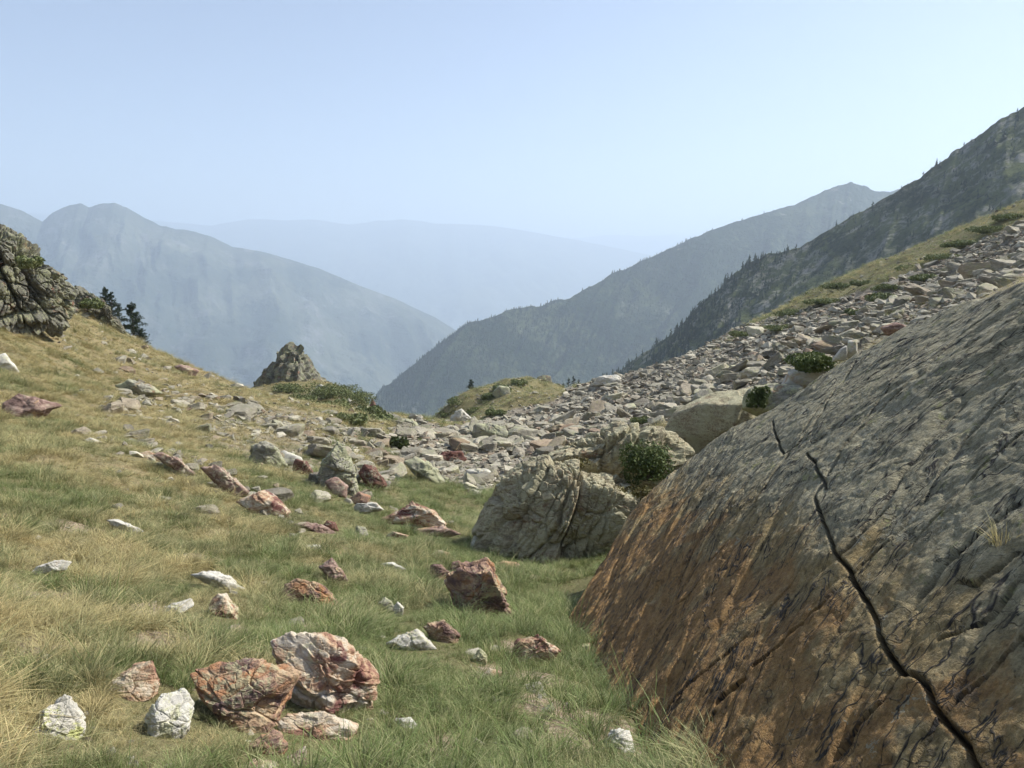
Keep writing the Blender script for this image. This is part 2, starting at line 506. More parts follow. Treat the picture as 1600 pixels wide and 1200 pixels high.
# valley floor far below
N = NT('valley_floor')
M['valley'] = N.finish(N.ramp(N.noise(N.pos(), 0.004, 5), [(0.3, (0.05, 0.07, 0.03)), (0.7, (0.12, 0.12, 0.06))]), 0.95)
VZ = -1000.0
vf = link('valley_floor', mesh_from('valley_floor', [(-17500, -2500, VZ), (17500, -2500, VZ), (17500, 23500, VZ), (-17500, 23500, VZ)], [(0, 1, 2, 3)], M['valley']))
tag(vf, 'wide valley floor far below the mountains', None, None, 'structure')

# ------------------------------------------------------------------ mountain ranges
def mountain(name, crest, fdir, slope, L, amp, ns, nt, mat, label, seed, gully=1.0, crest_noise=0.0, back=0.6):
    c = np.array(crest, float)
    s = np.linspace(0, len(c) - 1, ns)
    k = np.arange(len(c))
    px = np.interp(s, k, c[:, 0]); py = np.interp(s, k, c[:, 1]); Y = np.interp(s, k, c[:, 2])
    P = at(px, py, Y)
    P[:, 2] += crest_noise * fbm(P3(np.arange(ns) * 0.12, seed), 4, seed, 0.6)
    run = np.concatenate([[0], np.cumsum(np.linalg.norm(np.diff(P[:, :2], axis=0), axis=1))])
    f = np.array(fdir, float); f /= np.linalg.norm(f)
    tb = np.linspace(-1, 0, nt // 4, endpoint=False)
    t = np.concatenate([tb * back, np.linspace(0, 1, nt) ** 1.15])
    T, S = np.meshgrid(t, run, indexing='xy')
    pos = P[:, None, :] + (T[..., None] * L) * np.array([f[0], f[1], 0])[None, None]
    tt = np.abs(T)
    prof = tt * (1.12 - 0.22 * tt)
    pos[..., 2] -= prof * L * math.tan(slope)
    env = np.minimum(1, tt * 7)
    q = np.stack([S / (amp * 7), T * L / (amp * 20), np.full_like(S, seed * 3.1)], -1)
    wv = fbm(q * 0.7, 2, seed + 3)[..., None] * np.array([0.9, 0.0, 0.0])
    g = ridged(q + wv, 5, seed, 0.52)
    g2 = fbm(np.stack([S / (amp * 3), T * L / (amp * 3), np.zeros_like(S)], -1), 5, seed + 40, 0.6)
    g3 = ridged(np.stack([S / (amp * 1.9) + 0.5 * g2, T * L / (amp * 5), np.full_like(S, seed * 1.7)], -1), 4, seed + 60, 0.55)
    disp = env * amp * (gully * 1.0 * g + 0.55 * g2 + 0.30 * g3)
    # out of the face: mostly up, partly outward
    pos[..., 2] += disp * 0.75
    pos[..., 0] += disp * 0.45 * f[0]
    pos[..., 1] += disp * 0.45 * f[1]
    pos[..., 2] = np.maximum(pos[..., 2], VZ - 0.5)
    nr, nc = pos.shape[:2]
    o = link(name, mesh_from(name, pos.reshape(-1, 3), grid_faces(nr, nc), mat, True))
    tag(o, label, None, None, 'structure')
    return pos, t, o

def mtn_mat(name, forest, grass, rock, sc, rock_amt=0.5, forest_amt=0.5):
    N = NT(name)
    v = N.pos()
    n1 = N.noise(v, sc, 7, 0.62, 0.4)
    n2 = N.noise(v, sc * 4.3, 8, 0.68, 0.5)
    n3 = N.noise(v, sc * 17, 6, 0.7)
    col = N.mix(N.mr(n1, 0.35, 0.65), forest, grass)
    col = N.mix(N.mr(N.ma('ADD', N.ma('MULTIPLY', n2, 0.6), N.ma('MULTIPLY', n3, 0.4)), 0.56 - 0.1 * rock_amt, 0.66 - 0.1 * rock_amt, 0, 0.85), col, rock)
    nf = N.ma('ADD', N.ma('MULTIPLY', N.noise(v, sc * 1.7, 5, 0.6), 0.6), N.ma('MULTIPLY', n3, 0.4))
    col = N.mix(N.mr(nf, 0.55 - 0.12 * forest_amt, 0.62 - 0.12 * forest_amt), col, forest)
    nb = N.bump(N.noise(v, sc * 9, 9, 0.72), 0.8, 0.5 / sc * 0.12)
    return N.finish(col, 0.95, nb, 0.05)

M['mA'] = mtn_mat('near_ridge_ground', (0.024, 0.036, 0.016), (0.10, 0.115, 0.042), (0.26, 0.245, 0.21), 0.022, 0.7, 0.4)
M['mB'] = mtn_mat('wooded_ridge_ground', (0.022, 0.036, 0.018), (0.085, 0.10, 0.05), (0.25, 0.24, 0.21), 0.004, 0.25, 0.75)
M['mC'] = mtn_mat('hazy_massif_ground', (0.035, 0.05, 0.035), (0.11, 0.12, 0.078), (0.20, 0.195, 0.18), 0.0019, 0.45, 0.45)
M['mD'] = mtn_mat('distant_range_ground', (0.04, 0.055, 0.035), (0.10, 0.11, 0.06), (0.20, 0.20, 0.19), 0.0008, 0.3, 0.5)

RA = [(940, 596, 520), (965, 580, 520), (1000, 556, 515), (1050, 522, 505), (1085, 485, 495), (1110, 462, 490), (1150, 425, 480), (1175, 408, 478), (1200, 398, 475), (1250, 388, 465), (1300, 357, 455), (1350, 328, 445), (1400, 298, 435), (1440, 275, 430), (1480, 245, 425), (1510, 225, 420), (1550, 196, 412), (1600, 165, 405), (1700, 105, 395), (1850, 20, 380)]
RB = [(560, 640, 1420), (585, 620, 1450), (620, 590, 1480), (680, 541, 1540), (700, 526, 1560), (730, 506, 1580), (800, 484, 1640), (850, 476, 1680), (900, 461, 1730), (950, 432, 1790), (1000, 407, 1850), (1060, 382, 1920), (1120, 357, 1990), (1180, 337, 2060), (1240, 321, 2130), (1290, 297, 2200), (1315, 288, 2230), (1330, 285, 2240), (1345, 289, 2260), (1370, 299, 2280), (1395, 299, 2300), (1420, 290, 2330), (1500, 270, 2400), (1600, 260, 2500)]
RC = [(-250, 330, 3600), (-120, 290, 3700), (-50, 306, 3750), (0, 319, 3800), (35, 330, 3830), (66, 346, 3860), (82, 333, 3880), (108, 320, 3900), (126, 318, 3910), (140, 324, 3920), (155, 319, 3930), (178, 316, 3950), (198, 324, 3970), (225, 340, 4000), (250, 352, 4020), (275, 358, 4050), (300, 361, 4080), (330, 369, 4110), (362, 386, 4150), (400, 391, 4190), (450, 404, 4240), (500, 420, 4290), (560, 446, 4350), (620, 468, 4410), (680, 496, 4470), (730, 527, 4530), (800, 575, 4600), (900, 640, 4700)]
RD = [(-300, 330, 11000), (0, 330, 11000), (200, 342, 11000), (330, 352, 11000), (390, 342, 11000), (440, 344, 11000), (490, 343, 11000), (545, 351, 11000), (590, 345, 11000), (632, 343, 11000), (680, 349, 11000), (730, 350, 11000), (790, 355, 11000), (840, 364, 11000), (900, 374, 11000), (980, 391, 11000), (1080, 412, 11000), (1200, 440, 11000), (1400, 480, 11000)]
RE = [(700, 380, 15500), (850, 376, 15500), (910, 371, 15500), (960, 366, 15500), (1000, 369, 15500), (1055, 366, 15500), (1120, 372, 15500), (1250, 380, 15500), (1600, 390, 15500)]
posA, tA, oA = mountain('ridge_slope', RA, (-0.55, -0.84), R(33), 330, 9, 420, 220, M['mA'], 'near dark rocky mountainside with scattered pines rising above the scree', 3, 0.9, 2.0)
posB, tB, oB = mountain('wooded_ridge', RB, (-0.45, -0.9), R(35), 900, 38, 420, 200, M['mB'], 'long wooded ridge climbing to a bald rounded summit', 8, 0.9, 6.0)
posC, tC, oC = mountain('massif', RC, (0.35, -0.93), R(31), 2200, 165, 420, 200, M['mC'], 'hazy blue massif with twin summits across the valley', 12, 1.1, 5.0)
posD, tD, oD = mountain('distant_range', RD, (0.1, -1.0), R(25), 3800, 200, 300, 90, M['mD'], 'pale distant mountain range almost lost in haze', 17, 0.9, 12.0)
posE, tE, oE = mountain('farthest_range', RE, (0.0, -1.0), R(22), 4600, 260, 200, 60, M['mD'], 'faintest mountain range on the horizon', 21, 0.9, 12.0)

# ------------------------------------------------------------------ haze
hz = bpy.data.materials.new('haze_air')
hz.use_nodes = True
ht = hz.node_tree
ht.nodes.clear()
ho = ht.nodes.new('ShaderNodeOutputMaterial')
pv = ht.nodes.new('ShaderNodeVolumePrincipled')
pv.inputs['Color'].default_value = (0.72, 0.845, 1.0, 1)
pv.inputs['Density'].default_value = 0.00023
pv.inputs['Anisotropy'].default_value = 0.2
ht.links.new(pv.outputs[0], ho.inputs['Volume'])
ztop = max(float(p[..., 2].max()) for p in (posA, posB, posC, posD, posE)) + 12
bmh = bmesh.new()
bmesh.ops.create_cube(bmh, size=1.0)
for vv in bmh.verts:
    vv.co = Vector((vv.co.x * 36000, 10500 + vv.co.y * 27000, VZ - 2 if vv.co.z < 0 else ztop))
hme = bpy.data.meshes.new('haze')
bmh.to_mesh(hme); bmh.free()
hme.materials.append(hz)
tag(link('haze', hme), 'pale blue summer haze filling the valley', None, None, 'stuff')

# ================================================================== ROCKS
_ico = {}
def ico(sub):
    if sub not in _ico:
        b = bmesh.new()
        bmesh.ops.create_icosphere(b, subdivisions=sub, radius=1.0)
        b.verts.ensure_lookup_table()
        vv = np.array([x.co[:] for x in b.verts]); ff = np.array([[q.index for q in x.verts] for x in b.faces])
        b.free()
        _ico[sub] = (vv / np.linalg.norm(vv, axis=1)[:, None], ff)
    return _ico[sub]

def hull2(pts):
    pts = sorted(map(tuple, pts))
    def half(ps):
        h = []
        for p in ps:
            while len(h) >= 2 and (h[-1][0] - h[-2][0]) * (p[1] - h[-2][1]) - (h[-1][1] - h[-2][1]) * (p[0] - h[-2][0]) <= 0: h.pop()
            h.append(p)
        return h
    a = half(pts); b = half(pts[::-1])
    return np.array(a[:-1] + b[:-1])

def poly_radius(d, nrm, off, p=16):
    q = np.maximum(d @ nrm.T, 0) / off[None]
    return (np.sum(q ** p, 1) + 1e-12) ** (-1.0 / p)

def worley(p, seed):
    """id of the nearest jittered cell, distance to the border between it and the next, offset from its centre"""
    i = np.floor(p).astype(np.int64)
    d1 = np.full(len(p), 9e9); d2 = d1.copy(); cid = np.zeros(len(p), np.int64); loc = np.zeros_like(p)
    for dx in (-1, 0, 1):
        for dy in (-1, 0, 1):
            for dz in (-1, 0, 1):
                c = i + np.array([dx, dy, dz])
                j = np.stack([_hash(c[:, 0], c[:, 1], c[:, 2], seed + k * 7) for k in range(3)], -1)
                off = p - c - 0.1 - 0.8 * j
                d = np.sqrt((off ** 2).sum(-1))
                new = d < d1
                d2 = np.where(new, d1, np.minimum(d2, d))
                d1 = np.where(new, d, d1)
                cid = np.where(new, c[:, 0] * 7919 + c[:, 1] * 104729 + c[:, 2] * 1299709, cid)
                loc = np.where(new[:, None], off, loc)
    return cid, d2 - d1, loc

def rock(name, outline, mat, label, depth=0.8, Y=None, seed=None, sub=5, rough=0.05, strata=0.05, sdir=None, spacing=0.18, bury=0.25, fronts=4, cat='boulder', group=None, back=0.5, blocks=None, sharp=36, tint=None):
    seed = seed if seed is not None else abs(hash(tuple(map(tuple, outline)))) % 9973
    g = np.random.default_rng(seed)
    o2 = np.array(outline, float)
    w_px = np.ptp(o2[:, 0]); h_px = np.ptp(o2[:, 1])
    cxy = (o2.max(0) + o2.min(0)) / 2
    if Y is None:
        bx = o2[o2[:, 1] > o2[:, 1].max() - 0.25 * h_px - 1][:, 0].mean()
        Y = float(hit(bx, o2[:, 1].max() - 1)[0][1])
    # bottom of the outline goes a little below the grass
    o2[:, 1] = np.where(o2[:, 1] > cxy[1] + 0.15 * h_px, o2[:, 1] + bury * h_px * 0.5, o2[:, 1])
    cxy = (o2.max(0) + o2.min(0)) / 2
    c0 = at(cxy[0], cxy[1], Y)
    dist = np.linalg.norm(c0)
    vw = c0 / dist
    rx = np.cross(vw, [0, 0, 1]); rx /= np.linalg.norm(rx)
    up = np.cross(rx, vw)
    fdist = c0[1] * CP - c0[2] * SP
    k = fdist / FPX
    dm = depth * math.sqrt(w_px * h_px) * k
    c = c0 + vw * dm * 0.35
    k2 = (c[1] * CP - c[2] * SP) / FPX
    hp = hull2(np.stack([(o2[:, 0] - cxy[0]) * k2, -(o2[:, 1] - cxy[1]) * k2], -1))
    nr, of = [], []
    for i in range(len(hp)):
        a, b = hp[i], hp[(i + 1) % len(hp)]
        e = b - a
        n2 = np.array([e[1], -e[0]]) / (np.linalg.norm(e) + 1e-9)
        h = n2 @ a
        h = max(h, 0.03 * dm)
        for sgn in (1, -1):
            tl = g.uniform(0.1, 0.55) * sgn if sgn > 0 else -g.uniform(0.05, 0.4)
            v3 = n2[0] * rx + n2[1] * up - vw * tl
            ln = math.sqrt(1 + tl * tl)
            nr.append(v3 / ln); of.append(h / ln)
    for j in range(fronts):
        ang = g.uniform(0, 2 * math.pi); tl = g.uniform(0.1, 0.75)
        v3 = -vw + tl * (math.cos(ang) * rx + math.sin(ang) * up)
        nr.append(v3 / np.linalg.norm(v3)); of.append(dm * 0.5 * g.uniform(0.7, 1.0))
    nr.append(vw); of.append(dm * back)
    nr = np.array(nr); of = np.array(of)
    dv, fc = ico(sub)
    r = poly_radius(dv, nr, of, sharp)
    sz = math.sqrt(w_px * h_px) * k
    p = dv * r[:, None]
    sd = np.array(sdir if sdir is not None else g.normal(size=3) * (0.5, 0.5, 1)); sd = sd / np.linalg.norm(sd)
    q = p / sz
    ph = (q @ sd) / spacing + 0.7 * fbm(q * 2.2, 3, seed)
    fr = ph - np.floor(ph)
    lvl = _hash(np.floor(ph).astype(np.int64), np.zeros(len(ph), np.int64), np.zeros(len(ph), np.int64), seed)
    ledge = (lvl - 0.5) * sstep(0, 0.12, fr) * sstep(1.0, 0.9, fr)
    disp = rough * (fbm(q * 2.6, 5, seed + 1, 0.55) * 1.3 + 0.5 * ridged(q * 5, 3, seed + 2)) + strata * ledge
    for (fq, amp, gw, gd, ax) in (blocks or []):
        ax = np.array(ax, float); ax /= np.linalg.norm(ax)
        t1 = np.cross(ax, [0.3, 0.9, 0.1]); t1 /= np.linalg.norm(t1)
        t2 = np.cross(ax, t1)
        qq = np.stack([q @ t1 * fq[0], q @ t2 * fq[1], q @ ax * fq[2]], -1) + 0.12 * fbm(q * 4, 2, seed + 8)[:, None]
        cid, edge, loc = worley(qq, seed + 5)
        tl = np.stack([_hash(cid, cid * 0 + 3 + j, cid * 0, seed) - 0.5 for j in range(3)], -1)
        disp = disp + amp * ((_hash(cid, cid * 0, cid * 0, seed) - 0.5) + 0.8 * (tl * loc).sum(-1)) - gd * np.exp(-(edge / gw) ** 2)
    p = p + dv * (disp * sz)[:, None]
    o = link(name, mesh_from(name, p, fc, mat if not isinstance(mat, str) else M[mat], sub < 6), None, c)
    tag(o, label, cat, group)
    return o

# ------------------------------------------------------------------ the big slab
def polydist(u, v, pl, lim=None):
    d = np.full(u.shape, 1e9)
    if lim is not None:
        p_ = np.array(pl)
        m = (u > p_[:, 0].min() - lim) & (u < p_[:, 0].max() + lim) & (v > p_[:, 1].min() - lim) & (v < p_[:, 1].max() + lim)
        d[m] = polydist(u[m], v[m], pl)
        return d
    for (a, b) in zip(pl[:-1], pl[1:]):
        ab = b - a
        t = np.clip(((u - a[0]) * ab[0] + (v - a[1]) * ab[1]) / (ab @ ab + 1e-9), 0, 1)
        d = np.minimum(d, np.hypot(u - a[0] - t * ab[0], v - a[1] - t * ab[1]))
    return d

def worley2(p, seed):
    i = np.floor(p).astype(np.int64)
    d1 = np.full(len(p), 9e9); d2 = d1.copy(); cid = np.zeros(len(p), np.int64); loc = np.zeros_like(p)
    z = np.zeros(len(p), np.int64)
    for dx in (-1, 0, 1):
        for dy in (-1, 0, 1):
            cx_, cy_ = i[:, 0] + dx, i[:, 1] + dy
            off = np.stack([p[:, 0] - cx_ - 0.1 - 0.8 * _hash(cx_, cy_, z, seed), p[:, 1] - cy_ - 0.1 - 0.8 * _hash(cx_, cy_, z + 1, seed)], -1)
            d = np.sqrt((off ** 2).sum(-1))
            new = d < d1
            d2 = np.where(new, d1, np.minimum(d2, d)); d1 = np.where(new, d, d1)
            cid = np.where(new, cx_ * 7919 + cy_ * 104729, cid)
            loc = np.where(new[:, None], off, loc)
    return cid, d2 - d1, loc

def build_slab():
    cu, cv, _ = slab_uv(*np.array(CREST, float).T)
    crest = np.stack([cu, cv], -1)
    up_ = crest[4:][np.argsort(crest[4:, 0])]
    u0 = float(slab_uv(1600, 1200)[0]); print('slab', u0, cu.max(), cv.max())
    u = np.linspace(u0 - 0.7, cu.max() + 0.7, 900)
    v = np.linspace(-0.6, cv.max() + 1.2, 680)
    U, V = np.meshgrid(u, v)
    # outside of the crest curve
    pl = [np.array([crest[0, 0] - 0.3, -3.0])] + list(crest) + [np.array([crest[-1, 0] - 6, crest[-1, 1]])]
    d = polydist(U, V, pl)
    vc = np.interp(U, up_[:, 0], up_[:, 1])
    outside = ~in_poly(U, V, [tuple(q_) for q_ in pl] + [(-9.0, -3.0)])
    d = np.where(outside, d, 0)
    d = np.maximum(d - 0.06 - 0.16 * fbm(np.stack([U * 1.6, V * 1.6, U * 0], -1), 4, 29, 0.6), 0)
    dn = -(np.sqrt(d * d + 0.05 ** 2) - 0.05) * 1.3
    dn += 0.012 * np.clip(V, 0, None) * np.maximum(np.minimum(vc, 4.5) - V, -1.0)
    q = np.stack([U, V, np.zeros_like(U)], -1)
    # foliation runs up to the far right across the face
    wob = fbm(q * 0.6, 3, 31)
    uu_ = U.copy(); nst = 28
    hv = (1.0 - V) / nst
    for k in range(nst):
        vk = V + hv * k
        phi = np.radians(np.clip(80 - 12 * uu_ + 18 * (vk - 1) + 9 * wob, 48, 132))
        uu_ = uu_ + hv / np.tan(phi)
    al = V
    ac = uu_ + 0.06 * wob
    q2 = np.stack([al * 0.55, ac * 2.6, np.zeros_like(U)], -1)
    dn += 0.07 * fbm(q * 0.5, 3, 33) + 0.010 * fbm(q2 * 3, 3, 37, 0.6) + 0.010 * fbm(q * 9, 4, 39, 0.7)
    # plates of schist, each tilted a little its own way
    for fa, fc_, am, gv, sd_ in ((0.45, 1.0, 0.055, 0.008, 71), (1.3, 3.0, 0.022, 0.005, 72), (5.0, 7.0, 0.010, 0.003, 73)):
        pq = np.stack([al * fa + 0.35 * wob, ac * fc_ + 0.12 * fbm(q * 3, 2, sd_)], -1).reshape(-1, 2)
        cid, edge, loc = worley2(pq, sd_)
        z0 = np.zeros_like(cid)
        hh = (_hash(cid, z0, z0, sd_) - 0.5) * 0.4 + (_hash(cid, z0 + 1, z0, sd_) - 0.5) * 1.1 * loc[:, 0] + (_hash(cid, z0 + 2, z0, sd_) - 0.5) * 1.5 * loc[:, 1]
        dn += (am * hh * sstep(-0.02, 0.16, edge) - gv * np.exp(-(edge / 0.05) ** 2)).reshape(U.shape)
    # stepped sheets
    ph = ac * 1.15 + 0.5 * fbm(q2 * 0.6, 3, 41)
    fr = ph - np.floor(ph)
    cw = 0.55 + 2.2 * np.abs(fbm(q * 7, 3, 53, 0.6))
    side = fbm(q * 1.5, 2, 55)
    cr = [([(1325, 722), (1300, 760), (1283, 786)], 0.032, 0.10),
          ([(1283, 786), (1300, 830), (1325, 880), (1345, 912), (1360, 940), (1372, 965), (1390, 1000), (1402, 1020), (1412, 1045), (1426, 1066)], 0.018, 0.12),
          ([(1426, 1066), (1450, 1074), (1462, 1095), (1480, 1130), (1505, 1160), (1532, 1200), (1560, 1250)], 0.014, 0.11),
          ([(1345, 908), (1300, 958), (1262, 986), (1222, 1020), (1186, 1048)], 0.020, 0.14),
          ([(1172, 1072), (1150, 1085), (1128, 1105)], 0.05, 0.18),
          ([(1122, 1120), (1100, 1150), (1075, 1185)], 0.012, 0.08),
          ([(1345, 908), (1372, 880), (1402, 856), (1440, 812), (1455, 790)], 0.012, 0.08),
          ([(1322, 886), (1360, 848), (1400, 805)], 0.010, 0.06),
          ([(1204, 655), (1218, 690), (1232, 722), (1258, 705), (1285, 668), (1320, 588)], 0.02, 0.09),
          ([(1600, 880), (1585, 893), (1560, 905), (1538, 926), (1510, 920)], 0.018, 0.10),
          ([(1510, 630), (1460, 690), (1420, 745), (1380, 812), (1355, 850)], 0.010, 0.06),
          ([(1610, 590), (1570, 630), (1520, 680), (1480, 730), (1455, 790)], 0.011, 0.06),
          ([(1560, 480), (1500, 532), (1430, 610), (1385, 655), (1335, 705)], 0.022, 0.08),
          ([(1275, 720), (1290, 745), (1300, 775)], 0.010, 0.05),
          ([(1130, 700), (1100, 735), (1060, 790), (1040, 835)], 0.010, 0.05),
          ([(1085, 745), (1045, 800), (1000, 860)], 0.010, 0.05),
          ([(1105, 905), (1085, 930), (1060, 950), (1022, 995)], 0.012, 0.06),
          ([(1480, 1010), (1540, 985), (1600, 930)], 0.010, 0.05),
          ([(1215, 760), (1190, 800), (1150, 850), (1120, 880)], 0.007, 0.04),
          ([(1335, 562), (1290, 640), (1242, 720), (1190, 795)], 0.006, 0.06),
          ([(1450, 540), (1385, 640), (1325, 722)], 0.006, 0.06),
          ([(1610, 690), (1530, 762), (1450, 850), (1385, 935)], 0.006, 0.06),
          ([(1250, 640), (1180, 730), (1112, 830), (1062, 915)], 0.006, 0.06),
          ([(1168, 705), (1090, 800), (1022, 900), (965, 985)], 0.006, 0.05),
          ([(1610, 1010), (1505, 1100), (1440, 1195)], 0.006, 0.06),
          ([(1260, 900), (1190, 985), (1120, 1050), (1050, 1120)], 0.006, 0.05),
          ([(1610, 800), (1540, 850), (1480, 905), (1430, 975)], 0.006, 0.05),
          ([(1425, 1068), (1390, 1105), (1350, 1140), (1310, 1190)], 0.012, 0.06)]
    crack = np.zeros_like(U)
    for pts, wdt, dep in cr:
        a = np.array(pts, float)
        tt = np.linspace(0, len(a) - 1, len(a) * 5)
        ax = np.interp(tt, range(len(a)), a[:, 0]); ay = np.interp(tt, range(len(a)), a[:, 1])
        uu, vv2, _ = slab_uv(ax, ay)
        pp = np.stack([uu, vv2], -1)
        pp = pp + 0.025 * np.stack([fbm(P3(uu * 5, vv2 * 5), 3, 51), fbm(P3(uu * 5, vv2 * 5), 3, 52)], -1)
        dd = polydist(U, V, list(pp), 0.35)
        ww = np.maximum(wdt * cw * 0.32, 0.0075)
        gq = np.exp(-(dd / ww) ** 4)
        dn -= 0.6 * dep * gq
        # one lip of the joint stands proud of the other
        dn += 0.018 * np.exp(-(dd / (wdt * 5)) ** 2) * (1 - gq) * side
        crack = np.maximum(crack, np.exp(-(dd / np.maximum(ww, 0.012)) ** 2) * (0.55 + 0.45 * sstep(-0.3, 0.2, side)))
    pos = SB[None, None] + U[..., None] * eu + V[..., None] * ev + dn[..., None] * SN
    # colour fields of the rock itself: where iron has stained it
    gxp_, gyp_ = proj(pos)
    rust = sstep(-120, 200, gyp_ - (700 + (gxp_ - 1000) * 0.34)) * (0.65 + 0.35 * sstep(1500, 1050, gxp_))
    N = NT('slab_rock')
    suv = N.attr('suv', 'Vector')
    st = N.attr('flow', 'Vector')
    warp_ = N.noise(suv, 1.6, 4, 0.6, 0, 'Color')
    st = N.va('ADD', st, N.va('MULTIPLY', N.va('SUBTRACT', warp_, (0.5, 0.5, 0.5)), (0.16, 0.16, 0.16)))
    ss = N.mapping(st, scale=(0.8, 2.0, 1))
    s1 = N.noise(ss, 1.5, 6, 0.6, 0.5)
    s2 = N.noise(ss, 7, 9, 0.74, 0.6)
    grain = N.noise(suv, 55, 6, 0.8)
    iso = N.noise(suv, 2.2, 7, 0.66, 0.5)
    mott = N.noise(suv, 12, 8, 0.78, 0.3)
    tone = N.ma('ADD', N.ma('MULTIPLY', s2, 0.45), N.ma('MULTIPLY', mott, 0.55))
    grey = N.ramp(tone, [(0.36, (0.135, 0.118, 0.074)), (0.46, (0.29, 0.262, 0.168)), (0.54, (0.41, 0.37, 0.24)), (0.64, (0.55, 0.50, 0.345))])
    ochre = N.ramp(tone, [(0.36, (0.14, 0.10, 0.046)), (0.46, (0.30, 0.222, 0.102)), (0.54, (0.41, 0.305, 0.14)), (0.64, (0.53, 0.42, 0.23))])
    rustc = N.ramp(tone, [(0.36, (0.14, 0.078, 0.030)), (0.48, (0.33, 0.185, 0.066)), (0.62, (0.48, 0.29, 0.11))])
    fr_ = N.attr('rust')
    col = N.mix(N.mr(N.ma('ADD', N.ma('MULTIPLY', fr_, 0.55), N.ma('MULTIPLY', s1, 0.8)), 0.52, 0.72), grey, ochre)
    col = N.mix(N.mr(N.ma('ADD', N.ma('MULTIPLY', fr_, 0.40), N.ma('MULTIPLY', iso, 0.9)), 0.70, 0.80, 0, 0.9), col, rustc)
    # pale grey-green lichen crusts with crisp rims, fewer on the rusty part
    ln = N.noise(suv, 9, 9, 0.78, 0.2)
    ln2 = N.noise(suv, 1.3, 3, 0.5)
    la = N.ma('SUBTRACT', N.ma('ADD', ln, N.ma('MULTIPLY', ln2, 0.35)), N.ma('MULTIPLY', fr_, 0.13))
    col = N.mix(N.mr(la, 0.715, 0.735, 0, 0.75), col, (0.40, 0.375, 0.27))
    yl = N.noise(suv, 5.5, 8, 0.78, 0.2)
    col = N.mix(N.ma('MULTIPLY', N.mr(yl, 0.60, 0.62, 0, 0.75), N.mr(fr_, 0.6, 0.2)), col, (0.31, 0.31, 0.13))
    bk = N.noise(suv, 4.1, 8, 0.76, 0.4)
    col = N.mix(N.mr(bk, 0.60, 0.63, 0, 0.6), col, (0.075, 0.07, 0.06))
    col = N.mix(N.mr(grain, 0.35, 0.65, 0, 0.5), N.mix(1.0, col, (0.55, 0.55, 0.55), 'MULTIPLY'), N.mix(1.0, col, (1.35, 1.33, 1.28), 'MULTIPLY'))
    # hairline cracks along and across the foliation
    hl = N.ma('ABSOLUTE', N.ma('SUBTRACT', N.noise(N.mapping(st, scale=(0.30, 1.5, 1)), 2.4, 5, 0.6, 0.8), 0.5))
    hl2 = N.ma('ABSOLUTE', N.ma('SUBTRACT', N.noise(N.mapping(st, scale=(1.3, 0.8, 1), loc=(7, 3, 0)), 1.7, 6, 0.62, 0.3), 0.5))
    line = N.ma('MINIMUM', N.mr(hl, 0.002, 0.012), N.mr(hl2, 0.0015, 0.006, 0.35, 1.0))
    col = N.mix(N.ma('SUBTRACT', 1.0, line), col, (0.03, 0.025, 0.02))
    col = N.mix(N.ma('MULTIPLY', N.attr('crack'), 0.8), col, (0.02, 0.017, 0.015))
    h = N.ma('ADD', N.ma('ADD', N.ma('MULTIPLY', s2, 0.8), N.ma('MULTIPLY', grain, 0.28)), N.ma('ADD', N.ma('MULTIPLY', mott, 0.7), N.ma('MULTIPLY', line, 0.25)))
    nb = N.bump(h, 0.85, 0.055)
    m = N.finish(col, 0.8, nb, 0.25)
    suvd = np.stack([U, V, np.zeros_like(U)], -1).reshape(-1, 3)
    flow = np.stack([al, ac, np.zeros_like(U)], -1).reshape(-1, 3)
    fc = grid_faces(len(v), len(u))
    me = mesh_from('rock_slab', pos.reshape(-1, 3), fc, m, True, {'suv': ('FLOAT_VECTOR', suvd), 'flow': ('FLOAT_VECTOR', flow), 'rust': ('FLOAT', rust.ravel()), 'crack': ('FLOAT', crack.ravel())})
    o = link('rock_slab', me)
    tag(o, 'huge tilted rust-stained slab of bedrock crossed by dark cracks', 'rock slab')
    return o
build_slab()

# ------------------------------------------------------------------ outcrops
JG = [((1.0, 0.8, 4.6), 0.075, 0.05, 0.045, (0.88, 0.1, -0.42)), ((3.5, 2.5, 10), 0.028, 0.06, 0.018, (0.88, 0.1, -0.42)), ((14, 14, 18), 0.016, 0.1, 0.01, (0.5, 0.5, 0.5))]
Yo = float(Ys(9.3))
rock('rock_outcrop', [(738, 858), (756, 800), (795, 738), (850, 716), (905, 722), (960, 736), (1015, 770), (1030, 800), (1010, 850), (970, 896), (930, 896), (850, 882), (755, 872)], 'outcrop',
     'lichen-speckled outcrop split by steep joints, left of the huge slab', 0.85, Yo, 11, 7, 0.03, 0.035, (0.85, 0.2, -0.4), 0.14, 0.1, 5, 'rock outcrop', blocks=JG)
rock('rock_outcrop', [(820, 745), (850, 708), (900, 682), (950, 668), (1000, 660), (1045, 668), (1080, 705), (1072, 760), (1000, 790), (880, 770)], 'outcrop',
     'rounded lichen-covered knob rising behind the jointed outcrop, beside the leafy bush', 0.9, Yo + 1.6, 23, 6, 0.04, 0.04, (0.8, 0.2, -0.5), 0.16, 0.1, 5, 'rock outcrop', blocks=JG)
rock('rock_outcrop', [(1030, 680), (1060, 645), (1110, 615), (1170, 600), (1240, 598), (1250, 640), (1180, 690), (1100, 720), (1040, 720)], 'outcrop',
     'smooth grey sloping rock between the knob and the huge slab', 0.8, 14.5, 31, 6, 0.03, 0.03, (0.8, 0.2, -0.5), 0.2, 0.1, 3, 'rock outcrop')
rock('rock_outcrop', [(1160, 640), (1165, 612), (1200, 600), (1250, 597), (1260, 625), (1210, 655)], 'lichen',
     'flat-topped rock with a dark overhang above the smooth grey rock', 0.8, 13.0, 37, 5, 0.06, 0.08, (0, 0, 1), 0.25, 0.1, 3, 'rock outcrop')
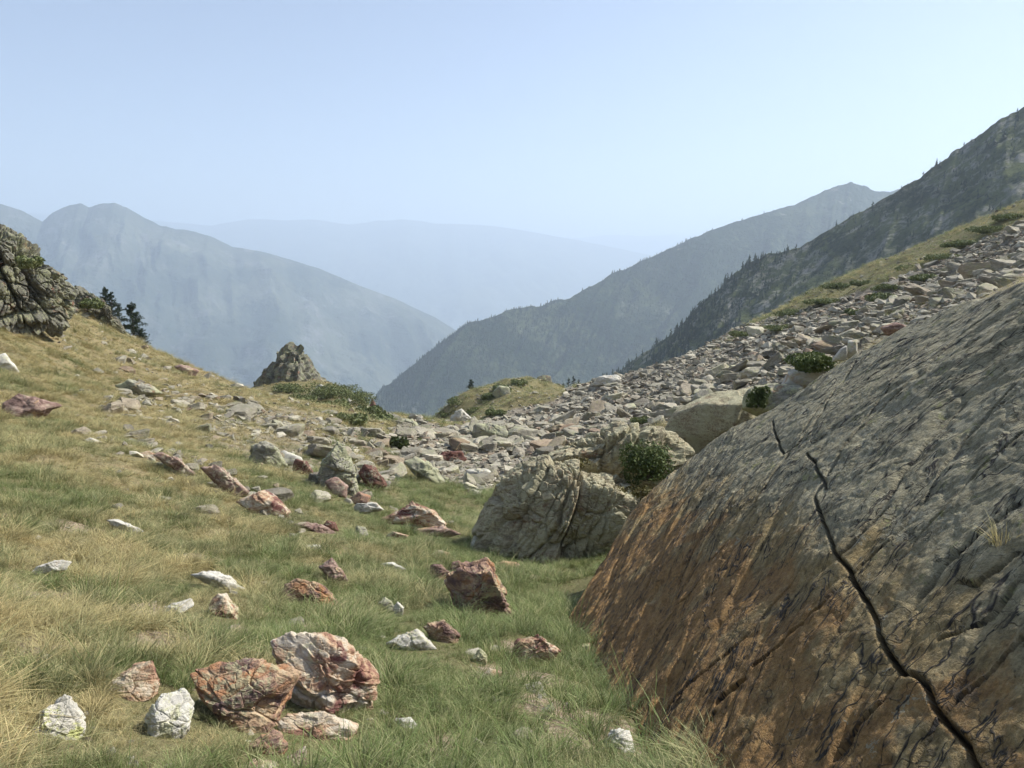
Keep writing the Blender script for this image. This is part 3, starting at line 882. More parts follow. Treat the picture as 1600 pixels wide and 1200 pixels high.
rock('rock_outcrop', [(1215, 610), (1235, 580), (1275, 568), (1310, 572), (1318, 592), (1275, 612)], 'pale',
     'pale bluish rock under the low juniper mat at the slab edge', 0.8, 13.5, 41, 5, 0.05, 0.05, (0.3, 0.2, 0.9), 0.2, 0.1, 3, 'rock outcrop')
rock('stone', [(1300, 562), (1312, 545), (1322, 538), (1322, 560)], 'pale', 'pale pointed stone leaning on the slab rim, the lower of two', 0.7, 11.5, 43, 4, 0.04, 0.05, cat='stone')
rock('stone', [(1324, 560), (1324, 532), (1338, 530), (1340, 556)], 'pale', 'pale upright block on the slab rim, the taller of two', 0.7, 11.6, 47, 4, 0.04, 0.05, cat='stone')
rock('stone', [(1375, 512), (1398, 503), (1415, 508), (1410, 520), (1388, 522)], 'red', 'tilted flake of rock on the upper slab rim above the pale upright block', 0.8, 12, 49, 4, 0.05, 0.08, cat='stone')
CG = [((3.2, 4.5, 5.5), 0.085, 0.06, 0.05, (0.9, 0.1, 0.35)), ((9, 11, 13), 0.045, 0.08, 0.03, (0.7, 0.2, 0.5)), ((22, 22, 26), 0.022, 0.1, 0.015, (0.7, 0.2, 0.5))]
PG = [((8, 8, 3.5), 0.05, 0.05, 0.025, (0.25, 0.05, 1)), ((18, 18, 12), 0.03, 0.08, 0.02, (0.1, 0.1, 1))]
rock('cliff', [(-120, 300), (-40, 330), (0, 358), (25, 388), (60, 412), (95, 440), (118, 468), (133, 500), (132, 545), (100, 545), (40, 530), (-20, 512), (-120, 500)], 'cliff',
     'craggy lichen-covered cliff at the top of the grass slope', 0.8, 27, 53, 7, 0.08, 0.10, (0.9, 0.2, 0.3), 0.1, 0.15, 6, 'cliff', blocks=CG)
rock('rock_outcrop', [(112, 470), (122, 456), (137, 451), (154, 460), (168, 480), (188, 502), (206, 528), (180, 528), (140, 514)], 'cliff',
     'low rock hump with green cover between the cliff and the pines', 0.9, 42, 59, 6, 0.08, 0.08, cat='rock outcrop', blocks=CG)
def crag(name, pts, Y, mat, label, cat, seed, cuts=40, amp=0.03):
    """flat-faced crag: the hull of given points (pixel, pixel, metres towards the camera), cut fine and roughened"""
    P = np.array([at(a, b_, Y - c_) for a, b_, c_ in pts])
    c = P.mean(0)
    b = bmesh.new()
    for p in P - c: b.verts.new(p)
    bmesh.ops.convex_hull(b, input=b.verts)
    for v_ in [v_ for v_ in b.verts if not v_.link_faces]: b.verts.remove(v_)
    bmesh.ops.triangulate(b, faces=b.faces)
    for _ in range(6):
        ln = sorted(e.calc_length() for e in b.edges)
        lim = max(ln[-1] * 0.55, 0.14)
        bmesh.ops.subdivide_edges(b, edges=[e for e in b.edges if e.calc_length() > lim], cuts=1)
        bmesh.ops.triangulate(b, faces=b.faces)
    b.normal_update()
    b.verts.ensure_lookup_table(); b.verts.index_update()
    vv = np.array([x.co[:] for x in b.verts]); nn = np.array([x.normal[:] for x in b.verts]); ff = np.array([[q.index for q in x.verts] for x in b.faces])
    b.free()
    sz = np.ptp(vv, axis=0).mean()
    q = vv / sz
    disp = amp * fbm(q * 3, 4, seed)
    for fq, am, gw, gd in (((6, 6, 2.2), 0.075, 0.06, 0.03), ((14, 14, 7), 0.035, 0.08, 0.02)):
        cid, edge, loc = worley(q * np.array(fq) + np.array([0.5, 0, 0]) * q[:, 2:3] * 3 + 0.15 * fbm(q * 5, 2, seed)[:, None], seed)
        disp = disp + am * (_hash(cid, cid * 0, cid * 0, seed) - 0.5) - gd * np.exp(-(edge / gw) ** 2)
    o = link(name, mesh_from(name, vv + nn * (disp * sz)[:, None], ff, M[mat], False), None, c)
    return tag(o, label, cat)
crag('rock_pinnacle', [(380, 622, 0), (415, 630, 5), (465, 632, 6), (528, 622, 0), (505, 622, -7), (400, 622, -7),
                       (426, 574, 1.5), (466, 588, 5.0), (496, 577, 0), (432, 570, -4), (488, 572, -4),
                       (439, 549, 0), (452, 539, 1.2), (469, 541, 1.2), (480, 553, -0.5), (458, 544, -3)], 84, 'cliff',
     'dark rock pinnacle crowning the knoll above the scree', 'rock pinnacle', 61)
rock('rock_outcrop', [(372, 612), (398, 594), (430, 588), (470, 592), (512, 600), (490, 618), (420, 622)], 'cliff',
     'broken grey rock at the foot of the dark pinnacle', 0.9, 84, 67, 6, 0.10, 0.12, (0.2, 0.2, 0.9), 0.12, 0.3, 5, 'rock outcrop', blocks=CG)
rock('rock_outcrop', [(505, 655), (530, 640), (560, 636), (580, 642), (598, 664), (560, 672), (520, 668)], 'lichen',
     'pale ribbed rock face low on the pinnacle knoll', 0.8, 62, 71, 5, 0.08, 0.10, cat='rock outcrop', blocks=CG)
rock('rock_outcrop', [(838, 602), (840, 590), (850, 586), (862, 587), (864, 602)], 'cliff', 'small dark crag behind the grassy knoll', 0.8, 100, 73, 4, 0.06, 0.08, cat='rock outcrop')

# ------------------------------------------------------------------ boulders lying in the grass
BB = [((2.2, 2.2, 3.5), 0.07, 0.06, 0.035, (0.3, 0.2, 0.9)), ((6, 6, 10), 0.022, 0.05, 0.012, (0.3, 0.2, 0.9))]
BOULDERS = [
 # name, outline, material, label, depth, sub
 ('boulder', [(425, 995), (445, 982), (480, 978), (520, 985), (548, 1000), (568, 1032), (598, 1066), (592, 1100), (576, 1132), (552, 1130), (500, 1100), (462, 1078), (438, 1040)], 'marble', 'large cream and rust boulder with white bands, topmost of the broken pile', 0.7, 7),
 ('boulder', [(304, 1040), (340, 1034), (400, 1038), (440, 1052), (470, 1068), (425, 1128), (404, 1152), (372, 1135), (330, 1092), (308, 1055)], 'purple', 'purple-brown crusted boulder leaning on the left of the large cream one', 0.7, 7),
 ('boulder', [(425, 1122), (450, 1110), (500, 1114), (540, 1128), (562, 1142), (545, 1168), (500, 1168), (455, 1152)], 'marble', 'cream block tucked under the large cream boulder', 0.7, 6),
 ('boulder', [(385, 1168), (410, 1150), (430, 1138), (448, 1170), (436, 1194), (398, 1184)], 'purple', 'grey-purple block at the bottom of the broken pile', 0.7, 5),
 ('boulder', [(438, 1200), (448, 1182), (478, 1170), (484, 1200), (460, 1214)], 'red', 'small reddish block below the cream block of the broken pile', 0.7, 5),
 ('boulder', [(375, 1196), (400, 1186), (432, 1196), (440, 1215), (380, 1220)], 'marble', 'tan stone cut by the lower picture edge beside the broken pile', 0.8, 5),
 ('boulder', [(697, 898), (712, 888), (735, 880), (762, 876), (784, 905), (799, 945), (795, 972), (765, 974), (722, 960), (704, 932)], 'purple', 'upright red and white boulder standing alone in the gully', 0.75, 7),
 ('stone', [(671, 895), (676, 882), (690, 882), (703, 894), (698, 908), (680, 908)], 'purple', 'small pinkish stone just left of the upright gully boulder', 0.8, 5),
 ('stone', [(702, 892), (706, 878), (716, 875), (726, 884), (722, 894)], 'purple', 'dark chip on the shoulder of the upright gully boulder', 0.8, 4),
 ('boulder', [(597, 808), (620, 796), (645, 782), (672, 795), (698, 812), (697, 824), (655, 822), (610, 824)], 'marble', 'split slab pile with dark hollows in the middle of the gully', 0.7, 6),
 ('boulder', [(640, 826), (690, 822), (726, 834), (700, 838), (650, 836)], 'red', 'flat pinkish slab at the foot of the split slab pile', 0.9, 5),
 ('boulder', [(438, 938), (448, 912), (466, 902), (496, 912), (516, 928), (533, 945), (505, 948), (446, 944)], 'purple', 'cream and purple wedge boulder in the grass above the broken pile', 0.7, 6),
 ('boulder', [(166, 1097), (180, 1062), (212, 1040), (238, 1042), (246, 1080), (226, 1103), (190, 1107)], 'marble', 'orange and white boulder beside the round grey stone', 0.75, 6),
 ('boulder', [(234, 1112), (258, 1082), (288, 1083), (304, 1112), (286, 1146), (264, 1162), (240, 1144)], 'pale', 'round pale grey stone below the orange and white boulder', 0.7, 6),
 ('boulder', [(48, 1152), (68, 1102), (104, 1090), (130, 1128), (118, 1162), (70, 1164)], 'lichenyellow', 'rounded stone blotched with bright yellow lichen', 0.8, 6),
 ('stone', [(299, 893), (320, 889), (358, 903), (382, 921), (368, 929), (330, 909)], 'pale', 'long pale stone lying above the tan lump', 0.7, 5),
 ('stone', [(328, 945), (338, 928), (356, 930), (378, 965), (362, 978), (340, 968)], 'marble', 'tan lump half buried above the broken pile', 0.8, 5),
 ('stone', [(610, 1132), (620, 1123), (640, 1122), (653, 1135), (646, 1148), (616, 1148)], 'pale', 'small white stone alone right of the broken pile', 0.8, 5),
 ('boulder', [(794, 1022), (808, 999), (840, 994), (876, 1016), (858, 1028), (820, 1030)], 'marble', 'low white and rust boulder in the gully bottom', 0.8, 6),
 ('stone', [(855, 1000), (866, 990), (882, 987), (884, 1000)], 'pale', 'small tan stone touching the low white boulder', 0.8, 4),
 ('boulder', [(660, 978), (695, 967), (719, 994), (706, 1010), (682, 1002)], 'purple', 'reddish boulder below the upright gully boulder', 0.8, 6),
 ('boulder', [(598, 1002), (625, 992), (652, 984), (685, 1010), (660, 1022), (620, 1012)], 'pale', 'pale low ledge beside the reddish boulder', 0.8, 5),
 ('stone', [(498, 884), (520, 871), (544, 902), (526, 912)], 'red', 'flat red slab standing in the grass above the wedge boulder', 0.6, 5),
 ('boulder', [(368, 780), (390, 772), (405, 767), (430, 780), (451, 797), (448, 809), (405, 803)], 'marble', 'orange-topped slab at the lower left edge of the rubble', 0.7, 5),
 ('boulder', [(315, 726), (340, 723), (362, 742), (388, 762), (366, 775), (332, 752)], 'red', 'pink slab slanting down the grass slope', 0.6, 5),
 ('stone', [(240, 706), (256, 703), (280, 718), (304, 738), (297, 744), (262, 728)], 'red', 'long dark red slab left of the pink slab', 0.5, 5),
 ('stone', [(218, 708), (235, 704), (258, 722), (240, 724)], 'marble', 'orange flake against the long dark red slab', 0.6, 4),
 ('boulder', [(12, 628), (34, 611), (62, 622), (92, 637), (55, 648), (16, 656)], 'red', 'reddish split slab below the cliff at the left picture edge', 0.7, 5),
 ('boulder', [(498, 742), (506, 715), (530, 690), (550, 715), (562, 748), (560, 770), (540, 772), (512, 756)], 'lichen', 'big yellowish lichen boulder in the left rubble', 0.8, 6),
 ('boulder', [(388, 722), (396, 695), (414, 690), (436, 702), (448, 724), (420, 728)], 'lichen', 'pale blocky boulder at the upper left end of the rubble', 0.8, 5),
 ('stone', [(436, 712), (444, 702), (470, 716), (474, 730), (450, 732)], 'pale', 'pale slab leaning right of the blocky boulder', 0.7, 4),
 ('boulder', [(560, 738), (570, 724), (588, 732), (604, 752), (594, 762), (572, 754)], 'darkred', 'dark maroon block right of the big lichen boulder', 0.8, 5),
 ('stone', [(455, 735), (462, 716), (480, 722), (492, 738), (478, 742)], 'darkred', 'dark maroon stone left of the big lichen boulder', 0.8, 4),
 ('stone', [(508, 752), (525, 745), (545, 760), (540, 776), (518, 768)], 'red', 'red stone under the big lichen boulder', 0.8, 4),
 ('stone', [(545, 778), (562, 768), (580, 776), (574, 786), (552, 786)], 'purple', 'maroon stone at the foot of the left rubble', 0.8, 4),
 ('stone', [(545, 796), (558, 785), (590, 786), (602, 796), (570, 800)], 'pale', 'flat whitish slab just above the split slab pile', 0.7, 5),
 ('stone', [(169, 808), (190, 811), (225, 830), (207, 832), (178, 820)], 'pale', 'white sliver of rock alone in the left slope grass', 0.6, 5),
 ('stone', [(45, 892), (60, 882), (85, 876), (112, 882), (100, 892)], 'pale', 'whitish flat stone on the left slope below the white sliver', 0.7, 5),
 ('stone', [(132, 685), (145, 683), (174, 698), (160, 700)], 'pale', 'narrow pale stone in yellow grass above the long dark red slab', 0.6, 4),
 ('boulder', [(182, 601), (205, 592), (230, 600), (254, 613), (218, 617)], 'lichen', 'lichen patched slab high on the yellow grass slope', 0.7, 5),
 ('stone', [(272, 572), (284, 568), (300, 576), (311, 580), (300, 588)], 'red', 'red-brown stone on the skyline of the grass slope', 0.7, 4),
 ('boulder', [(-6, 555), (10, 552), (28, 578), (12, 582), (-6, 570)], 'pale', 'white stone at the left picture edge under the cliff', 0.7, 4),
 ('stone', [(590, 942), (602, 933), (614, 942), (618, 952), (600, 954)], 'lichen', 'yellowish stone in grass between the wedge and gully boulders', 0.8, 4),
 ('stone', [(614, 948), (622, 940), (632, 950), (628, 960), (616, 958)], 'pale', 'little pale stone right of the yellowish stone', 0.8, 4),
 ('boulder', [(455, 815), (480, 814), (505, 822), (530, 832), (500, 838)], 'red', 'low maroon slab with a dark end below the left rubble', 0.7, 5),
 ('stone', [(505, 820), (512, 813), (524, 816), (530, 830), (520, 834)], 'darkred', 'dark end block of the low maroon slab', 0.8, 4),
 ('stone', [(552, 836), (558, 822), (572, 824), (576, 834), (564, 840)], 'lichen', 'small pale stone midway between maroon slab and split pile', 0.8, 4),
 ('stone', [(466, 856), (478, 851), (500, 852), (504, 858), (480, 860)], 'pale', 'thin white slab flat in grass above the red slab', 0.7, 4),
 ('stone', [(600, 836), (615, 830), (640, 838), (630, 843), (606, 842)], 'marble', 'thin tan slab in front of the split slab pile', 0.7, 4),
 ('stone', [(672, 866), (688, 860), (704, 865), (690, 870)], 'marble', 'thin tan slab between split pile and upright boulder', 0.7, 4),
 ('stone', [(590, 880), (612, 878), (640, 890), (624, 892)], 'pale', 'long buried pale rib in the mid gully grass', 0.7, 4),
 ('stone', [(242, 960), (265, 945), (300, 938), (305, 950), (270, 962)], 'pale', 'pale split slab in grass left of the tan lump', 0.7, 5),
 ('stone', [(735, 1028), (750, 1015), (762, 1025), (758, 1040), (742, 1042)], 'lichen', 'half buried lichened stone left of the low white boulder', 0.8, 5),
 ('stone', [(748, 1058), (765, 1044), (785, 1050), (780, 1064), (758, 1068)], 'marble', 'brownish stone in bare soil below the lichened stone', 0.8, 4),
 ('stone', [(940, 1165), (955, 1142), (985, 1140), (990, 1172), (960, 1182)], 'pale', 'pale earthy rock beside the foot of the huge slab', 0.8, 5),
 ('stone', [(895, 1022), (905, 1008), (922, 1004), (920, 1022)], 'lichen', 'grey stone near the lower left tip of the huge slab', 0.8, 4),
 ('boulder', [(632, 722), (650, 713), (668, 720), (688, 738), (702, 756), (684, 758), (650, 742)], 'lichen', 'long lichened boulder between the gully grass and the scree', 0.7, 5),
 ('stone', [(768, 884), (785, 876), (815, 880), (800, 890)], 'red', 'dark red flat stone at the foot of the jointed outcrop', 0.8, 4),
 ('stone', [(736, 850), (742, 836), (756, 838), (762, 852), (748, 860)], 'pale', 'small pale rocks propped on the left foot of the outcrop', 0.8, 4),
 ('boulder', [(738, 682), (742, 662), (790, 664), (802, 680), (790, 688)], 'lichen', 'big dark-sided slab tilted in the scree under the pine knoll', 0.8, 5),
 ('boulder', [(672, 716), (690, 706), (722, 704), (732, 716), (710, 722)], 'darkred', 'dark maroon hollow slab at the near edge of the scree', 0.7, 5),
 ('boulder', [(718, 748), (730, 734), (760, 732), (772, 744), (745, 752)], 'pale', 'flat white slab at the near edge of the scree', 0.7, 5),
 ('boulder', [(622, 664), (628, 653), (645, 655), (662, 672), (640, 676)], 'lichen', 'whitish slab at the lip of the gully against the valley', 0.8, 5),
 ('boulder', [(922, 600), (935, 588), (962, 586), (978, 594), (955, 602)], 'pale', 'broad pale slab on the skyline of the scree', 0.8, 5),
 ('boulder', [(698, 660), (712, 642), (722, 638), (738, 654), (725, 664)], 'pale', 'pointed pale rock where scree meets the pine knoll', 0.8, 5),
 ('boulder', [(768, 615), (778, 603), (796, 604), (800, 618), (782, 624)], 'lichen', 'grey rock on the pine knoll among dark shrubs', 0.8, 4),
 ('stone', [(492, 606), (500, 600), (508, 604), (502, 610)], 'pale', 'white stone on the slope right of the dark pinnacle', 0.8, 4),
 ('stone', [(538, 628), (544, 621), (550, 626), (546, 632)], 'pale', 'white stone among junipers below the dark pinnacle', 0.8, 4),
 ('boulder', [(576, 636), (582, 622), (588, 634), (586, 642)], 'darkred', 'dark red rock on the right edge of the pinnacle knoll', 0.8, 4),
]
M['lichenyellow'] = rock_mat('yellow_lichen_rock', [(0.25, (0.22, 0.2, 0.17)), (0.45, (0.38, 0.36, 0.31)), (0.6, (0.5, 0.47, 0.4)), (0.78, (0.56, 0.53, 0.47))],
                             0.45, (0.44, 0.45, 0.14), 1.3, (0.36, 0.25, 0.16), 0.1, (1, 1, 3), 0.6, dark=0.2)
M['darkred'] = rock_mat('dark_maroon_rock', [(0.25, (0.05, 0.026, 0.024)), (0.45, (0.105, 0.05, 0.042)), (0.6, (0.17, 0.085, 0.065)), (0.78, (0.3, 0.2, 0.14))],
                        0.1, (0.40, 0.38, 0.26), 1.6, None, 0, (1, 1, 3), 0.8)
for i, (nm, ol, mt, lb, dp, sb) in enumerate(BOULDERS):
    rock(nm, ol, mt, lb, dp, None, 100 + i * 7, sb, 0.05, 0.06, None, 0.2, 0.35, 4, 'boulder' if nm == 'boulder' else 'stone', blocks=BB if sb >= 5 else None)

# ------------------------------------------------------------------ scree: low angular rock shapes
def hull_rock(g, npts, flat):
    b = bmesh.new()
    pts = g.normal(size=(npts, 3))
    pts /= np.linalg.norm(pts, axis=1)[:, None]
    pts = np.sign(pts) * np.abs(pts) ** 0.75
    for p in pts * np.array([0.5, 0.5 * g.uniform(0.55, 0.9), 0.5 * flat]): b.verts.new(p)
    bmesh.ops.convex_hull(b, input=b.verts)
    for v_ in [v_ for v_ in b.verts if not v_.link_faces]: b.verts.remove(v_)
    bmesh.ops.triangulate(b, faces=b.faces)
    b.verts.ensure_lookup_table(); b.verts.index_update()
    vv = np.array([x.co[:] for x in b.verts]); ff = np.array([[q.index for q in x.verts] for x in b.faces])
    b.free()
    return vv, ff

g = np.random.default_rng(77)
SMALL = [hull_rock(g, int(g.integers(9, 16)), g.uniform(0.3, 0.75)) for _ in range(24)]
def fine_rock(seed):
    """an angular slab with broken ledges"""
    gg = np.random.default_rng(seed)
    nr = gg.normal(size=(13, 3)); nr[:, 2] *= 0.8
    nr /= np.linalg.norm(nr, axis=1)[:, None]
    nr = np.vstack([nr, [[0.05, 0.1, 1], [0.1, -0.05, -1]]]); nr /= np.linalg.norm(nr, axis=1)[:, None]
    fl = gg.uniform(0.16, 0.3)
    of = 0.36 + 0.14 * gg.random(len(nr)); of[:-2] *= np.sqrt((nr[:-2, 0] ** 2 + nr[:-2, 1] ** 2) + (nr[:-2, 2] * fl * 2.2) ** 2); of[-2:] = fl * 0.5 + 0.04
    dv, fc = ico(4)
    p = dv * poly_radius(dv, nr, of, 40)[:, None] * np.array([1.0, gg.uniform(0.6, 0.95), 1.0])
    ph = p[:, 2] / 0.07 + 0.6 * fbm(p * 4, 2, seed)
    lv = _hash(np.floor(ph).astype(np.int64), np.zeros(len(p), np.int64), np.zeros(len(p), np.int64), seed)
    p = p * (1 + 0.10 * (lv - 0.5) + 0.06 * fbm(p * 6, 3, seed + 1))[:, None]
    return mesh_from('scree_rock', p, fc, M['scree'], False)
FINE = [fine_rock(500 + k) for k in range(14)]

def rotm(rz, ax, an):
    c, s = np.cos(rz), np.sin(rz)
    Rz = np.array([[c, -s, 0], [s, c, 0], [0, 0, 1]])
    return np.array(Matrix.Rotation(an, 3, Vector((math.cos(ax), math.sin(ax), 0)))) @ Rz

def scatter_scree():
    g = np.random.default_rng(4242)
    n = 190000
    # even over the ground
    y = 9 + (92 - 9) * g.random(n)
    x = (g.random(n) * 2 - 1) * 75
    ok = np.abs(x) < y * 0.86 + 4
    x, y = x[ok], y[ok]
    z = H(x, y)
    px, py = proj(np.stack([x, y, z], -1))
    t = in_poly(px, py, TALUS) & (y > 15)
    ug = in_poly(px, py, UPGRASS)
    l = in_poly(px, py, LSCREE) & (y > 9) & ~t
    nz = fbm(P3(x / 5, y / 5), 3, 61)
    nz2 = fbm(P3(x / 2.2, y / 2.2), 2, 63)
    pr = np.where(t, np.where(ug, 1.0 * ((nz2 > -0.25) | ((px > 1380) & (nz2 > -0.45))), 1.0 * (nz > -0.42)), 0.0)
    pr = np.where(l, 0.9 * (nz2 > -0.35) + 0.3, pr)
    # stray stones over the rest of the slopes
    stray = (pr == 0) & (x < 0.5 * y)
    pr = np.where((pr == 0) & ~t, np.where(y > 13, 0.10, 0.05) * (nz2 > -0.05), pr)
    lb = in_poly(px, py, LBAND) & (pr < 0.2)
    pr = np.where(lb, 0.5 * (nz2 > -0.15) + 0.08, pr)
    knoll = in_poly(px, py, [(385, 600), (620, 640), (620, 680), (400, 640)]) | in_poly(px, py, [(660, 665), (800, 585), (890, 625), (800, 650)])
    pr = np.where(knoll, 0.16, pr)
    keep = g.random(len(x)) < pr
    x, y, z, px, py, t, ug, l = (q[keep] for q in (x, y, z, px, py, t, ug, l))
    m = len(x)
    u = g.random(m)
    size = 0.15 * (1 - u) ** (-0.36)
    size = np.minimum(size, 0.72)
    size *= np.where(t, 1.35, 1.0) * (0.55 + 0.45 * sstep(10, 40, y)) * np.where(ug, 0.95, 1.0) * np.where(l, 1.1, 1.0)
    size = np.where(l & (g.random(m) < 0.16), size * 2.0, size)
    size = np.where(t & (g.random(m) < 0.03), size * 1.7, size)
    bnd = in_poly(px, py, LBAND) & ~t & ~l
    size = np.where(bnd, size * 1.35, size)
    size = np.where(bnd & (g.random(m) < 0.3), size * 1.7, size)
    size = np.where(~t & ~l, np.minimum(size, 0.6) * 0.95, size)
    return x, y, z, px, py, t, l, size, g

sx, sy, sz_, spx, spy, st_, sl_, ssz, g = scatter_scree()
_y = 2.2 + 9 * g.random(520) ** 1.3; _x = (g.random(520) * 2 - 1) * (_y * 0.75) - 0.3
_k = (np.stack([_x, _y, H0(_x, _y)], -1) - SB) @ SN > 0.1
_x, _y = _x[_k], _y[_k]
_z = H(_x, _y); _s = 0.03 * (1 - g.random(len(_x))) ** -0.5
_s = np.minimum(_s, 0.16); _z = _z - 0.1 * _s
_px, _py = proj(np.stack([_x, _y, _z], -1))
sx, sy, sz_, spx, spy, ssz = (np.concatenate(q_) for q_ in ((sx, _x), (sy, _y), (sz_, _z), (spx, _px), (spy, _py), (ssz, _s)))
st_ = np.concatenate([st_, np.zeros(len(_x), bool)]); sl_ = np.concatenate([sl_, np.zeros(len(_x), bool)])
app = ssz / sy
view = (spx > -20) & (spx < 1620) & (spy < 1200)
# a rock hidden behind nearer rock does not count among the ones that show
hid = in_poly(spx, spy, [(742, 850), (800, 738), (905, 700), (1000, 662), (1075, 690), (1170, 600), (1260, 590), (1420, 500), (1640, 430), (1640, 1300), (742, 1300)])
scp = hit(spx, spy)[:, 1] if len(spx) < 1 else None
app[-len(_x):] *= 0.3
order = np.argsort(-(app * view * ~hid))
BIG = order[:300]
bigset = set(BIG.tolist())
def scree_words(k):
    px, y, big = spx[k], sy[k], ssz[k]
    sz = 'big' if big > 0.8 else ('middling' if big > 0.55 else 'small')
    if st_[k]:
        if px < 745: w = 'where the scree meets the gully grass'
        elif px < 900: w = 'in the scree below the pine knoll' if y > 33 else 'in the scree just behind the jointed outcrop'
        elif px < 1060: w = 'on the scree skyline beside the far ridge' if y > 52 else 'in the scree above the outcrop knob'
        elif px < 1230: w = 'high in the scree above the smooth grey rock'
        elif px < 1400: w = 'on the hillside above the juniper mat'
        else: w = 'on the hillside above the slab rim'
        return sz + ' angular rock ' + w, 'rock', sz + ' rocks ' + w
    if sl_[k]:
        w = 'in the rubble left of the lichen boulder' if px < 500 else 'in the rubble right of the lichen boulder'
        return sz + ' angular stone ' + w, 'stone', sz + ' stones ' + w
    w = 'in the left slope grass' if px < 600 else 'beside the gully'
    return sz + ' loose stone lying ' + w, 'stone', sz + ' loose stones ' + w
for k in BIG:
    o = bpy.data.objects.new('scree_rock', FINE[int(g.integers(len(FINE)))])
    COL.objects.link(o)
    mm = rotm(g.uniform(0, 6.28), g.uniform(0, 6.28), R(abs(g.normal(0, 20))))
    o.matrix_world = Matrix.Translation((sx[k], sy[k], sz_[k] + 0.14 * ssz[k])) @ Matrix(mm.tolist()).to_4x4() @ Matrix.Diagonal((ssz[k] * 1.15, ssz[k] * 1.15, ssz[k] * g.uniform(0.9, 1.5), 1))
    tag(o, *scree_words(k))
V_, F_, RV = [], [], []
nv = 0
for k in range(len(sx)):
    if k in bigset: continue
    vv, ff = SMALL[int(g.integers(len(SMALL)))]
    mm = rotm(g.uniform(0, 6.28), g.uniform(0, 6.28), R(abs(g.normal(0, 22))))
    p = (vv * ssz[k] * np.array([1.2, 1.2, g.uniform(0.8, 1.3)])) @ mm.T + np.array([sx[k], sy[k], sz_[k] + 0.08 * ssz[k]])
    V_.append(p); F_.append(ff + nv); nv += len(vv)
    RV.append(np.full(len(vv), g.random()))
N = NT('rubble_rock')
v = N.pos()
rv = N.attr('rv')
nz = N.noise(v, 3.0, 6, 0.65, 0.6)
col = N.ramp(nz, [(0.25, (0.20, 0.18, 0.145)), (0.45, (0.36, 0.33, 0.27)), (0.6, (0.46, 0.425, 0.35)), (0.78, (0.56, 0.52, 0.43))])
tint = N.ramp(rv, [(0.0, (0.34, 0.33, 0.32)), (0.2, (0.70, 0.69, 0.67)), (0.36, (0.72, 0.64, 0.56)), (0.42, (0.55, 0.42, 0.36)), (0.48, (0.55, 0.55, 0.53)), (0.85, (0.80, 0.79, 0.75)), (1.0, (1.2, 1.18, 1.12))])
col = N.mix(1.0, col, tint, 'MULTIPLY')
col = N.mix(N.mr(N.noise(v, 11, 6, 0.7), 0.55, 0.62, 0, 0.6), col, (0.42, 0.42, 0.26))
M['rubble'] = N.finish(col, 0.9, N.bump(N.noise(v, 14, 7, 0.7), 0.6, 0.04), 0.15)
tag(link('rubble', mesh_from('rubble', np.vstack(V_), np.vstack(F_), M['rubble'], False, {'rv': ('FLOAT', np.concatenate(RV))})), 'countless small broken stones of the scree', None, None, 'stuff')
print('scree', len(sx))

# ================================================================== PLANTS
def leaf_mat(name, stops, rough=0.7, trans=0.15, sc=6.0):
    N = NT(name)
    col = N.ramp(N.noise(N.pos(), sc, 4, 0.7), stops)
    return N.finish(col, rough, None, 0.2, trans)
M['leafdark'] = leaf_mat('bush_leaves', [(0.3, (0.045, 0.068, 0.022)), (0.5, (0.095, 0.125, 0.04)), (0.7, (0.17, 0.19, 0.075))])
M['juniper'] = leaf_mat('juniper_needles', [(0.3, (0.09, 0.115, 0.042)), (0.5, (0.145, 0.17, 0.066)), (0.7, (0.21, 0.215, 0.10))], sc=2.0)
M['heath'] = leaf_mat('heath_leaves', [(0.3, (0.07, 0.07, 0.025)), (0.5, (0.13, 0.115, 0.04)), (0.7, (0.16, 0.12, 0.07))], sc=5.0)
M['pine'] = leaf_mat('pine_needles', [(0.3, (0.016, 0.028, 0.014)), (0.5, (0.030, 0.046, 0.022)), (0.7, (0.05, 0.068, 0.032))], sc=1.5, trans=0.05)
M['bark'] = NT('pine_bark').finish((0.09, 0.07, 0.055), 0.95)

def leaf_quads(c, nrm, size, g, asp=0.5):
    """one small pointed leaf (two triangles) at every point"""
    n = len(c)
    r = g.normal(size=(n, 3))
    a = np.cross(nrm, r); a /= np.linalg.norm(a, axis=1)[:, None] + 1e-9
    b = np.cross(nrm, a)
    s = (size * (0.6 + 0.8 * g.random(n)))[:, None]
    q = np.stack([c - a * s, c + b * s * asp, c + a * s, c - b * s * asp], 1)
    return q.reshape(-1, 3), np.arange(n * 4).reshape(n, 4)

